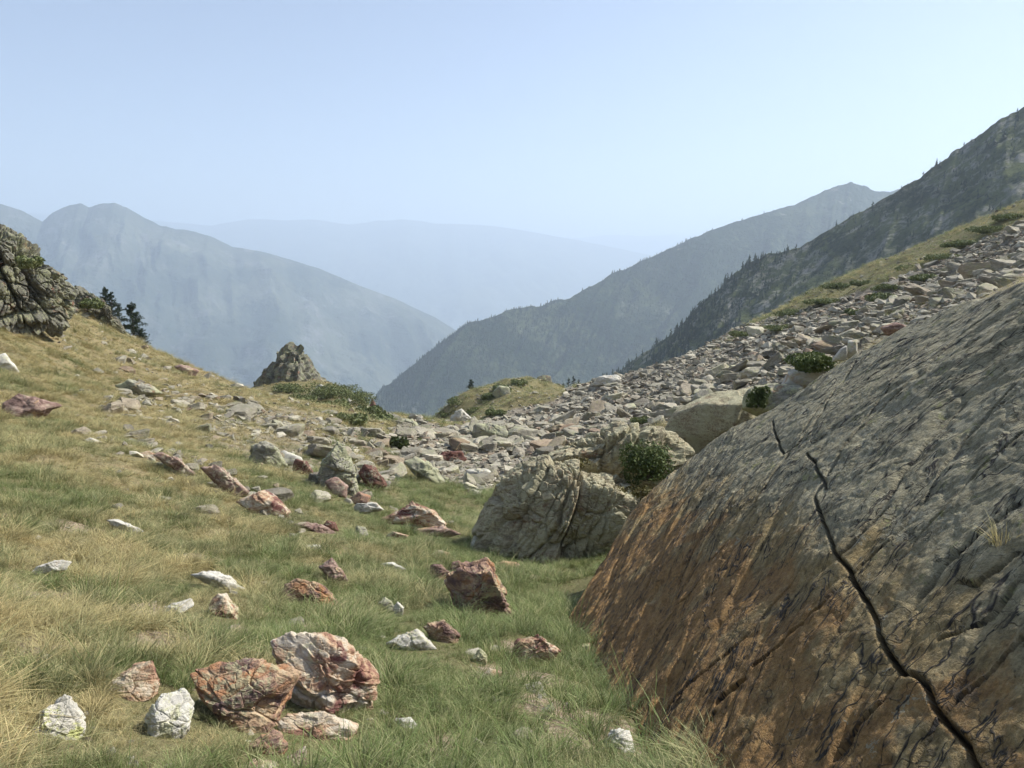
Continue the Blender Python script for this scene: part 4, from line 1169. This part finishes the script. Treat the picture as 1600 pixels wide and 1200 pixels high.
def shrub(name, px, py, wpx, hpx, mat, label, cat, n=900, leaf=0.03, Y=None, seed=1, group=None, flat=1.0, lumps=9):
    g = np.random.default_rng(seed)
    if Y is None: Y = float(hit(px, py + hpx * 0.4)[0][1])
    c = at(px, py + hpx * 0.5, Y)
    k = (c[1] * CP - c[2] * SP) / FPX
    rx, rz = wpx * k / 2, hpx * k
    ry = rx * 0.8 * flat
    cen = np.stack([g.uniform(-0.7, 0.7, lumps) * rx, g.uniform(-0.7, 0.7, lumps) * ry, g.uniform(0.15, 0.6, lumps) * rz], -1)
    rad = np.stack([g.uniform(0.3, 0.5, lumps) * rx, g.uniform(0.3, 0.5, lumps) * ry, g.uniform(0.3, 0.45, lumps) * rz], -1)
    w = g.integers(0, lumps, n)
    d = g.normal(size=(n, 3)); d /= np.linalg.norm(d, axis=1)[:, None]
    rr = g.uniform(0.75, 1.12, n)[:, None]
    p = cen[w] + d * rad[w] * rr
    p[:, 2] = np.maximum(p[:, 2], -0.05 * rz)
    nrm = d * 0.7 + g.normal(size=(n, 3)) * 0.6
    nrm /= np.linalg.norm(nrm, axis=1)[:, None]
    vv, ff = leaf_quads(p, nrm, np.full(n, leaf), g, 0.55)
    root = bpy.data.objects.new(name, None)
    root.location = tuple(c); root.empty_display_size = 0.1
    COL.objects.link(root)
    tag(root, label, cat, group)
    link('foliage', mesh_from('foliage', vv, ff, M[mat], False), root)
    # woody stems inside
    sv, sf = [], []
    for j in range(lumps):
        tip = cen[j]
        tk = 0.02 * rz + 0.004
        base = np.array([cen[j, 0] * 0.3, cen[j, 1] * 0.3, -0.05 * rz])
        o = len(sv)
        for q, s_ in ((base, tk), (tip, tk * 0.4)):
            for a in range(3): sv.append(q + s_ * np.array([math.cos(a * 2.094), math.sin(a * 2.094), 0]))
        for a in range(3): sf.append((o + a, o + (a + 1) % 3, o + 3 + (a + 1) % 3, o + 3 + a))
    link('stem', mesh_from('stem', sv, sf, M['bark'], False), root)
    return root

shrub('bush', 1012, 716, 84, 62, 'leafdark', 'round glossy green bush between the outcrop knob and the huge slab', 'bush', 3600, 0.026, Yo + 0.9, 3, lumps=22)
shrub('low_shrub', 985, 772, 70, 30, 'heath', 'low brownish heath below the glossy bush', 'shrub', 1600, 0.022, Yo + 0.35, 4)
shrub('low_shrub', 905, 722, 40, 14, 'heath', 'thin heath tuft in the hollow of the jointed outcrop', 'shrub', 500, 0.02, Yo + 0.9, 5)
shrub('juniper_shrub', 1262, 562, 98, 26, 'leafdark', 'dark juniper mat hanging over the pale rock at the slab edge', 'shrub', 2600, 0.035, 13.6, 6)
shrub('juniper_shrub', 1184, 616, 34, 34, 'leafdark', 'dark shrub hanging under the flat-topped rock', 'shrub', 900, 0.035, 12.6, 7)
shrub('juniper_shrub', 622, 690, 28, 24, 'leafdark', 'dark green bush at the top of the left rubble', 'shrub', 900, 0.09, None, 8)
JUN = [
 (455, 604, 48, 13, 'flat juniper directly under the dark pinnacle'),
 (500, 608, 76, 18, 'broad juniper mat just right of the pinnacle foot'),
 (535, 611, 76, 18, 'juniper mat along the top edge of the pinnacle knoll'),
 (562, 622, 60, 19, 'juniper mat on the right shoulder of the pinnacle knoll'),
 (515, 634, 64, 17, 'juniper cushion in the middle of the pinnacle knoll face'),
 (577, 641, 44, 17, 'juniper cushion beside the dark red rock of the pinnacle knoll'),
 (592, 656, 52, 17, 'lowest juniper at the right foot of the pinnacle knoll'),
 (545, 655, 50, 15, 'juniper cushion against the pale ribbed rock face'),
 (470, 624, 44, 10, 'thin juniper strip left below the pinnacle rubble'),
 (720, 626, 40, 10, 'juniper strip just below the lone pine'),
 (765, 619, 28, 12, 'juniper between the lone pine and the grey knoll rock'),
 (784, 606, 28, 10, 'juniper touching the grey rock of the pine knoll'),
 (742, 642, 34, 10, 'juniper low on the front of the pine knoll'),
 (812, 597, 26, 7, 'little juniper on the crown of the pine knoll'),
 (700, 646, 28, 9, 'juniper on the left flank of the pine knoll'),
 (775, 643, 30, 7, 'juniper where the pine knoll meets the scree'),
 (1376, 464, 46, 14, 'darkest round juniper in the middle of the right hillside'),
 (1335, 488, 30, 11, 'small juniper left below the darkest round one'),
 (1352, 442, 44, 9, 'flat juniper above left of the darkest round one'),
 (1392, 448, 56, 10, 'flat juniper just above the darkest round one'),
 (1445, 432, 50, 11, 'juniper right of the darkest round one among slabs'),
 (1240, 488, 56, 10, 'long juniper strip on the hillside edge against the far ridge'),
 (1290, 470, 60, 10, 'long juniper strip second along the hillside edge'),
 (1165, 521, 44, 9, 'lowest juniper strip of the right hillside edge'),
 (1220, 512, 44, 8, 'juniper just below the long hillside edge strip'),
 (1420, 418, 56, 10, 'juniper on the upper hillside under the straw grass band'),
 (1480, 402, 54, 10, 'juniper on the upper hillside right of the straw band'),
 (1545, 358, 56, 10, 'juniper near the top corner of the right hillside'),
 (1500, 380, 46, 9, 'juniper between the two uppermost slab fields'),
 (1580, 338, 56, 10, 'topmost juniper at the right picture edge'),
 (1310, 446, 50, 9, 'juniper on the skyline above the hillside strips'),
 (1110, 642, 26, 7, 'tiny green patch in the scree above the smooth grey rock'),
 (1000, 656, 26, 6, 'tiny green patch in the scree behind the outcrop knob')]
for i, (px, py, w, h, lb) in enumerate(JUN):
    shrub('juniper_shrub', px, py, w, h, 'juniper', lb, 'shrub', 2200, 0.085, None, 20 + i, flat=1.5, lumps=16)
shrub('low_shrub', 46, 408, 40, 18, 'juniper', 'green cushion growing on the cliff ledge', 'shrub', 700, 0.07, 25.5, 90)
shrub('low_shrub', 142, 474, 36, 13, 'juniper', 'green cover on the rock hump beside the pines', 'shrub', 1300, 0.10, 41, 91)

def pine(name, base, hgt, seed, label, group=None, n=2600, spread=0.26, lean=0.0, parts=True):
    g = np.random.default_rng(seed)
    root = bpy.data.objects.new(name, None)
    root.location = tuple(base); root.empty_display_size = 0.2
    COL.objects.link(root)
    tag(root, label, 'pine tree', group)
    sv, sf = [], []
    def limb(a, b, ra, rb, k=6):
        a = np.array(a, float); b = np.array(b, float)
        d = b - a; d /= np.linalg.norm(d)
        t1 = np.cross(d, [0.31, 0.93, 0.17]); t1 /= np.linalg.norm(t1); t2 = np.cross(d, t1)
        o = len(sv)
        for q, r_ in ((a, ra), (b, rb)):
            for j in range(k): sv.append(q + r_ * (math.cos(j * 2 * math.pi / k) * t1 + math.sin(j * 2 * math.pi / k) * t2))
        for j in range(k): sf.append((o + j, o + (j + 1) % k, o + k + (j + 1) % k, o + k + j))
    top = np.array([lean * hgt, 0, hgt * 0.97])
    limb((0, 0, -0.4), top * 0.5, hgt * 0.028, hgt * 0.018); limb(top * 0.5, top, hgt * 0.018, hgt * 0.003)
    cl, cr = [], []
    nb = 46
    for i in range(nb):
        f = 0.10 + 0.86 * (i + g.random()) / nb
        az = g.uniform(0, 2 * math.pi)
        ln = hgt * spread * (1.05 - f) ** 0.75 * g.uniform(0.55, 1.15) + 0.02 * hgt
        a = top * f
        e = a + np.array([math.cos(az) * ln, math.sin(az) * ln, ln * g.uniform(-0.05, 0.45)])
        limb(a, e, hgt * 0.008 * (1.1 - f), hgt * 0.002, 4)
        for t_ in np.linspace(0.3, 1.05, 4):
            cl.append(a + (e - a) * t_ + g.normal(size=3) * hgt * 0.01); cr.append(hgt * (0.045 + 0.02 * g.random()) * (1.15 - 0.6 * f))
    cl.append(top); cr.append(hgt * 0.03)
    cl = np.array(cl); cr = np.array(cr)
    w = g.integers(0, len(cl), n)
    d = g.normal(size=(n, 3)); d /= np.linalg.norm(d, axis=1)[:, None]
    p = cl[w] + d * cr[w][:, None] * g.uniform(0.4, 1.1, n)[:, None]
    nrm = g.normal(size=(n, 3)); nrm /= np.linalg.norm(nrm, axis=1)[:, None]
    vv, ff = leaf_quads(p, nrm, np.full(n, hgt * 0.026), g, 0.32)
    link('trunk', mesh_from('trunk', sv, sf, M['bark'], True), root)
    link('crown', mesh_from('crown', vv, ff, M['pine'], False), root)
    return root

def pine_px(px, ptop, pbot, Y, seed, label, group=None, **kw):
    b = at(px, pbot, Y)
    hgt = (pbot - ptop) * (b[1] * CP - b[2] * SP) / FPX
    return pine('pine_tree', b, hgt, seed, label, group, **kw)
pine_px(166, 448, 492, 62, 1, 'dark pine on the skyline nearest the rock hump', spread=0.24)
pine_px(176, 456, 500, 62, 2, 'bushy pine in the middle of the skyline pine clump', spread=0.3)
pine_px(187, 474, 506, 62, 3, 'short pine on the lower side of the skyline pine clump', spread=0.36)
pine_px(210, 472, 540, 58, 4, 'tall conical pine standing alone on the left skyline', spread=0.3, n=3600)
pine_px(223, 512, 548, 58, 41, 'small pine at the foot of the tall conical pine', spread=0.4)
pine_px(736, 592, 620, 76, 5, 'lone small pine on the grassy knoll above the scree', spread=0.34)
for i, (px, a, b) in enumerate([(888, 590, 615), (896, 587, 612), (904, 592, 612), (880, 598, 616), (930, 590, 604), (838, 594, 604)]):
    pine_px(px, a, b, 150, 10 + i, 'hazy pine top showing just behind the scree skyline', 'pine tops behind the scree', n=900)

# ------------------------------------------------------------------ trees of the near ridge
def far_tree(seed, tiers=6, seg=7):
    g = np.random.default_rng(seed)
    v_, f_ = [], []
    for t in range(tiers):
        z0 = 0.08 + 0.86 * t / tiers; z1 = z0 + 1.5 * 0.9 / tiers
        r0 = 0.19 * (1.05 - t / tiers) * g.uniform(0.75, 1.2)
        o = len(v_)
        ox, oy = g.normal(0, 0.02, 2)
        for j in range(seg):
            a = 2 * math.pi * (j + g.random() * 0.6) / seg
            rr = r0 * g.uniform(0.6, 1.25)
            v_.append((ox + rr * math.cos(a), oy + rr * math.sin(a), z0 + g.uniform(-0.03, 0.05)))
        v_.append((ox, oy, min(z1, 1.0)))
        for j in range(seg): f_.append((o + j, o + (j + 1) % seg, o + seg))
    return np.array(v_), np.array(f_)
tv, tf = [], []
for z, r_ in ((-0.06, 0.022), (0.5, 0.012)):
    for j in range(5): tv.append((r_ * math.cos(j * 1.2566), r_ * math.sin(j * 1.2566), z))
for j in range(5): tf.append((j, (j + 1) % 5, 5 + (j + 1) % 5, 5 + j))
TRUNK = mesh_from('trunk', tv, tf, M['bark'])
CROWN = [mesh_from('crown', *far_tree(900 + k), M['pine'], False) for k in range(8)]

def on_range(pos, t, s, tt):
    ns = pos.shape[0]
    ti = np.interp(tt, t, np.arange(len(t)))
    i = np.clip((s * (ns - 1)).astype(int), 0, ns - 2); fi = s * (ns - 1) - i
    j = np.clip(ti.astype(int), 0, len(t) - 2); fj = ti - j
    a = pos[i, j] * (1 - fi)[:, None] + pos[i + 1, j] * fi[:, None]
    b = pos[i, j + 1] * (1 - fi)[:, None] + pos[i + 1, j + 1] * fi[:, None]
    return a * (1 - fj)[:, None] + b * fj[:, None]

g = np.random.default_rng(31)
n = 9000
s_ = g.random(n); t_ = g.random(n) ** 1.3 * 0.75
pt = on_range(posA, tA, s_, t_)
px, py = proj(pt)
crest_y = np.interp(px, [r[0] for r in RA], [r[1] for r in RA])
talus_y = np.interp(px, [900, 1000, 1100, 1200, 1300, 1400, 1500, 1600], [605, 578, 546, 497, 442, 402, 362, 320])
dens = sstep(1260, 1080, px) * 0.75 + 0.045
dens *= 0.35 + 0.9 * (fbm(pt * 0.03, 3, 77) > -0.05)
keep = (g.random(n) < dens) & (px > 930) & (px < 1610) & (py < talus_y + 3)
pt, px, py, tk = pt[keep], px[keep], py[keep], t_[keep]
sizes = np.where(px < 1250, 2.4 + 3.8 * g.random(len(px)) ** 1.8, g.uniform(2.0, 5.0, len(px)))
order = np.argsort(-sizes / pt[:, 1])
for k in order[:290]:
    root = bpy.data.objects.new('pine_tree', None)
    root.empty_display_size = 0.5
    COL.objects.link(root)
    h_ = float(sizes[k])
    root.location = tuple(pt[k] - np.array([0, 0, 0.3]))
    root.rotation_euler = (0, 0, g.uniform(0, 6.28))
    root.scale = (h_ * g.uniform(0.9, 1.5), h_ * g.uniform(0.9, 1.5), h_)
    w = 'low on the end of the near ridge spur' if px[k] < 1050 else 'in the dark wood band of the near ridge' if px[k] < 1180 else 'around the rocky shoulder of the near ridge' if px[k] < 1350 else 'high on the near mountainside at the right'
    w = ('tall' if h_ > 4.5 else 'small') + ' dark pine ' + ('on the crest line ' if tk[k] < 0.03 else 'on the slope ') + w
    tag(root, w, 'pine tree', w.replace('pine', 'pines', 1))
    for nm, me in (('trunk', TRUNK), ('crown', CROWN[int(g.integers(8))])):
        c = bpy.data.objects.new(nm, me); COL.objects.link(c); c.parent = root

def tree_mass(name, pts, hs, label, seed, tiers=3, seg=5):
    g = np.random.default_rng(seed)
    var = [far_tree(seed + k, tiers, seg) for k in range(8)]
    V_, F_ = [], []
    nv = 0
    for p, h in zip(pts, hs):
        v_, f_ = var[int(g.integers(8))]
        V_.append(v_ * np.array([h * 1.5, h * 1.5, h]) + p - np.array([0, 0, 0.1 * h])); F_.append(f_ + nv); nv += len(v_)
    tag(link(name, mesh_from(name, np.vstack(V_), np.vstack(F_), M['pine'], False)), label, None, None, 'stuff')
rest = order[290:]
# low dark scrub and the smaller trees of the near ridge
n = 7000
s2 = g.random(n); t2 = g.random(n) * 0.8
p2 = on_range(posA, tA, s2, t2)
k2 = fbm(p2 * 0.035, 3, 88) > 0.08
p2 = p2[k2]
tree_mass('scrub', np.vstack([pt[rest], p2]), np.concatenate([sizes[rest], g.uniform(0.8, 2.2, len(p2))]), 'dark scrub and small pines covering the near ridge', 1200)
n = 26000
s3 = g.random(n); t3 = g.random(n) ** 1.2 * 0.62
p3 = on_range(posB, tB, s3, t3)
px3, py3 = proj(p3)
d3 = sstep(1330, 1020, px3) * (0.25 + 0.9 * (fbm(p3 * 0.006, 3, 99) > -0.22)) * sstep(1.15, 0.9, s3)
k3 = (g.random(n) < d3) & (px3 > 540)
tree_mass('forest', p3[k3], 3.5 + 5.5 * g.random(int(k3.sum())) ** 2, 'dark pine forest clothing the wooded ridge', 1400)
print('forest', int(k3.sum()))

# ------------------------------------------------------------------ grass
def grass_tuft(seed, n, length, spread, lean, cols, width=0.0032):
    g = np.random.default_rng(seed)
    a = g.uniform(0, 2 * math.pi, n)
    rr = spread * np.sqrt(g.random(n))
    bx, by = rr * np.cos(a), rr * np.sin(a)
    ln = length * g.uniform(0.5, 1.15, n)
    oa = a + g.normal(0, 0.7, n)
    bend = lean * g.uniform(0.3, 1.3, n)
    cx_, cy_ = np.cos(oa), np.sin(oa)
    V_, C_ = [], []
    cols = np.array(cols)
    ci = cols[g.integers(0, len(cols), n)] * g.uniform(0.75, 1.25, n)[:, None]
    sx_, sy_ = -np.sin(oa + g.normal(0, 0.5, n)), np.cos(oa + g.normal(0, 0.5, n))
    for f, wf in ((0, 1.0), (0.45, 0.85), (0.8, 0.5), (1.0, 0.0)):
        hx = bx + cx_ * ln * bend * f ** 1.8
        hy = by + cy_ * ln * bend * f ** 1.8
        hz_ = ln * (f - 0.35 * np.minimum(bend, 1.4) * f ** 2.2)
        w = width * wf * (0.7 + 0.6 * g.random(n)) * 0.5
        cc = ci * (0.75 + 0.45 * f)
        if wf > 0:
            V_.append(np.stack([hx - sx_ * w, hy - sy_ * w, hz_], -1)); C_.append(cc)
            V_.append(np.stack([hx + sx_ * w, hy + sy_ * w, hz_], -1)); C_.append(cc)
        else:
            V_.append(np.stack([hx, hy, hz_], -1)); C_.append(cc)
    V_ = np.stack(V_, 1); C_ = np.stack(C_, 1)         # n,7,3
    b = np.arange(n)[:, None] * 7
    tri = np.array([[0, 1, 3], [0, 3, 2], [2, 3, 5], [2, 5, 4], [4, 5, 6]])
    F_ = (b[:, :, None] + tri[None]).reshape(-1, 3)
    C4 = np.concatenate([C_.reshape(-1, 3), np.ones((n * 7, 1))], 1)
    return V_.reshape(-1, 3), F_, C4

N = NT('grass_blades')
gc = N.attr('Col', 'Color')
gn = N.noise(N.pos(), 2.3, 3, 0.6)
gc = N.mix(N.mr(gn, 0.3, 0.7), N.mix(1.0, gc, (0.85, 0.9, 0.85), 'MULTIPLY'), N.mix(1.0, gc, (1.15, 1.1, 1.05), 'MULTIPLY'))
M['grass'] = N.finish(gc, 0.6, None, 0.25, 0.3)
GREEN = [(0.147, 0.189, 0.064), (0.219, 0.245, 0.101), (0.171, 0.229, 0.073), (0.335, 0.33, 0.165)]
OLIVE = [(0.199, 0.218, 0.092), (0.327, 0.312, 0.152), (0.238, 0.245, 0.117), (0.445, 0.4, 0.21)]
STRAW = [(0.476, 0.395, 0.199), (0.381, 0.322, 0.157), (0.288, 0.266, 0.126), (0.56, 0.468, 0.255)]
DEAD = [(0.506, 0.406, 0.244), (0.404, 0.306, 0.178), (0.586, 0.482, 0.3)]
tufts = bpy.data.collections.new('grass_tufts')
ti = 0
for cols, nv_, ln_, le_ in ((GREEN, 5, 0.115, 1.2), (OLIVE, 5, 0.115, 1.3), (STRAW, 5, 0.105, 1.5), (DEAD, 3, 0.07, 1.9)):
    for k in range(nv_):
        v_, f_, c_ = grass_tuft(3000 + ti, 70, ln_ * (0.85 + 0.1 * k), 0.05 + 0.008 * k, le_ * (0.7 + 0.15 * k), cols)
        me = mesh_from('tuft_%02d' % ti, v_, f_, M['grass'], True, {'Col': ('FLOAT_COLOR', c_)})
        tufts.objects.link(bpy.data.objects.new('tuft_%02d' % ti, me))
        ti += 1

def grass_points():
    g = np.random.default_rng(99)
    X, Y, Sc = [], [], []
    for y0, y1, dens, sc in ((1.6, 4.5, 330, 0.85), (4.5, 8, 235, 0.95), (8, 15, 130, 1.05), (15, 28, 60, 1.3), (28, 60, 16, 1.75), (60, 95, 6, 2.2)):
        wl, wr = 0.80 * y1 + 2.2, 0.78 * y1 + 1.0
        n = int(dens * (y1 - y0) * (wl + wr))
        X.append(g.uniform(-wl, wr, n)); Y.append(g.uniform(y0, y1, n)); Sc.append(np.full(n, sc))
    x, y, sc = map(np.concatenate, (X, Y, Sc))
    z = H(x, y)
    px, py = proj(np.stack([x, y, z], -1))
    ok = (px > -420) & (px < 1760) & (py < 1380)
    # nothing under the slab
    su = np.stack([x, y, z], -1) - SB
    ok &= ~((su @ SN < -0.12) & (y < 9) & (x > 0.4))
    t = in_poly(px, py, TALUS) & (y > 15)
    ug = in_poly(px, py, UPGRASS)
    l = in_poly(px, py, LSCREE) & (y > 9) & ~t
    r = g.random(len(x))
    nb = fbm(P3(x / 1.1, y / 1.1), 3, 121)
    ok &= r > bare(x, y) * 1.15 - 0.12
    ok &= ~(t & ~ug & (r > 0.03)) & ~(ug & (r > 0.4)) & ~(l & (r > 0.45)) & ~((y < 16) & (nb < -0.5) & (r > 0.45))
    for nm, ol, mt, lb, dp, sb in BOULDERS:
        o2 = np.array(ol, float)
        yb = float(hit(o2[:, 0].mean(), o2[:, 1].max() - 1)[0][1])
        hpx = 0.075 * FPX / yb
        o3 = np.vstack([o2, o2 + np.array([0, min(hpx, 0.5 * np.ptp(o2[:, 1]))])])
        sc = np.where(in_poly(px, py, hull2(o3)) & (y < yb * 1.25), sc * 0.5, sc)
    x, y, z, sc, px = x[ok], y[ok], z[ok], sc[ok], px[ok]
    # greener in the gully, yellower up the left slope and in the distance
    n1 = fbm(P3(x / 0.42, y / 0.42), 3, 131) * 1.75
    n2 = fbm(P3(x / 2.6, y / 2.6), 2, 133) * 1.4
    gl = np.interp(y, [2, 6, 10, 16, 30], [0.6, 0.3, 0.2, -0.3, -2])      # middle of the gully
    off = np.abs(x - gl) / (1.3 + 0.10 * y)
    dry = -0.10 - 0.35 * sstep(6, 16, x) * sstep(20, 35, y) + 0.22 * np.minimum(off, 2.2) + 0.012 * np.minimum(y, 30) + 0.36 * n1 + 0.26 * n2
    kind = np.where(dry < 0.22, 0, np.where(dry < 0.52, 1, np.where(dry < 0.92, 2, 3)))
    base = np.array([0, 5, 10, 15])[kind]; cnt = np.array([5, 5, 5, 3])[kind]
    idx = base + (g.random(len(x)) * cnt).astype(int)
    e = 0.15
    dzx = (H0(x + e, y) - H0(x - e, y)) / (2 * e); dzy = (H0(x, y + e) - H0(x, y - e)) / (2 * e)
    fl = 0.35 * fbm(P3(x / 0.9, y / 0.9), 2, 141); fl2 = 0.35 * fbm(P3(x / 0.9, y / 0.9), 2, 143)
    # blades hang downhill
    lx = -dzx * 0.7 + fl + g.normal(0, 0.12, len(x)); ly = -dzy * 0.7 + fl2 + g.normal(0, 0.12, len(x))
    rot = np.stack([np.clip(-ly, -0.8, 0.8), np.clip(lx, -0.8, 0.8), g.uniform(0, 6.28, len(x))], -1)
    sc = sc * g.uniform(0.65, 1.25, len(x)) * (0.85 + 0.75 * fbm(P3(x / 0.42, y / 0.42), 2, 151))
    return np.stack([x, y, z - 0.012 * sc], -1), rot, sc, idx
gp, grot, gsc, gidx = grass_points()
print('tufts', len(gp))
gme = bpy.data.meshes.new('grass')
gme.vertices.add(len(gp)); gme.vertices.foreach_set('co', gp.astype(np.float32).ravel())
for an, ty, key, data in (('rot', 'FLOAT_VECTOR', 'vector', grot), ('scl', 'FLOAT', 'value', gsc), ('idx', 'INT', 'value', gidx)):
    a = gme.attributes.new(an, ty, 'POINT')
    a.data.foreach_set(key, np.asarray(data, np.int32 if ty == 'INT' else np.float32).ravel())
gme.update()
go = link('grass', gme)
tag(go, 'tussocky mountain grass, green in the gully and straw yellow up the slope', None, None, 'stuff')
ng = bpy.data.node_groups.new('grass_scatter', 'GeometryNodeTree')
ng.interface.new_socket('Geometry', in_out='INPUT', socket_type='NodeSocketGeometry')
ng.interface.new_socket('Geometry', in_out='OUTPUT', socket_type='NodeSocketGeometry')
gi = ng.nodes.new('NodeGroupInput'); gout = ng.nodes.new('NodeGroupOutput')
iop = ng.nodes.new('GeometryNodeInstanceOnPoints')
ci = ng.nodes.new('GeometryNodeCollectionInfo')
ci.inputs['Collection'].default_value = tufts
ci.inputs['Separate Children'].default_value = True
ci.inputs['Reset Children'].default_value = True
def named(nm, ty):
    nd = ng.nodes.new('GeometryNodeInputNamedAttribute'); nd.data_type = ty
    nd.inputs['Name'].default_value = nm
    return nd.outputs['Attribute']
e2r = ng.nodes.new('FunctionNodeEulerToRotation')
ng.links.new(named('rot', 'FLOAT_VECTOR'), e2r.inputs[0])
ng.links.new(gi.outputs[0], iop.inputs['Points'])
ng.links.new(ci.outputs[0], iop.inputs['Instance'])
iop.inputs['Pick Instance'].default_value = True
ng.links.new(named('idx', 'INT'), iop.inputs['Instance Index'])
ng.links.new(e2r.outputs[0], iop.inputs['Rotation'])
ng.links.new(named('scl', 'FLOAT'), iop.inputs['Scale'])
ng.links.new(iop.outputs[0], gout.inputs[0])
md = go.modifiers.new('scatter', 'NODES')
md.node_group = ng

# a dry tuft rooted in a crack of the slab
_u, _v, _p = slab_uv(1568, 868)
v_, f_, c_ = grass_tuft(4001, 60, 0.16, 0.03, 0.8, STRAW)
tag(link('grass_tuft', mesh_from('grass_tuft', v_, f_, M['grass'], True, {'Col': ('FLOAT_COLOR', c_)}), None, _p + SN * 0.01), 'dry straw tuft growing on the face of the huge slab', 'grass tuft')
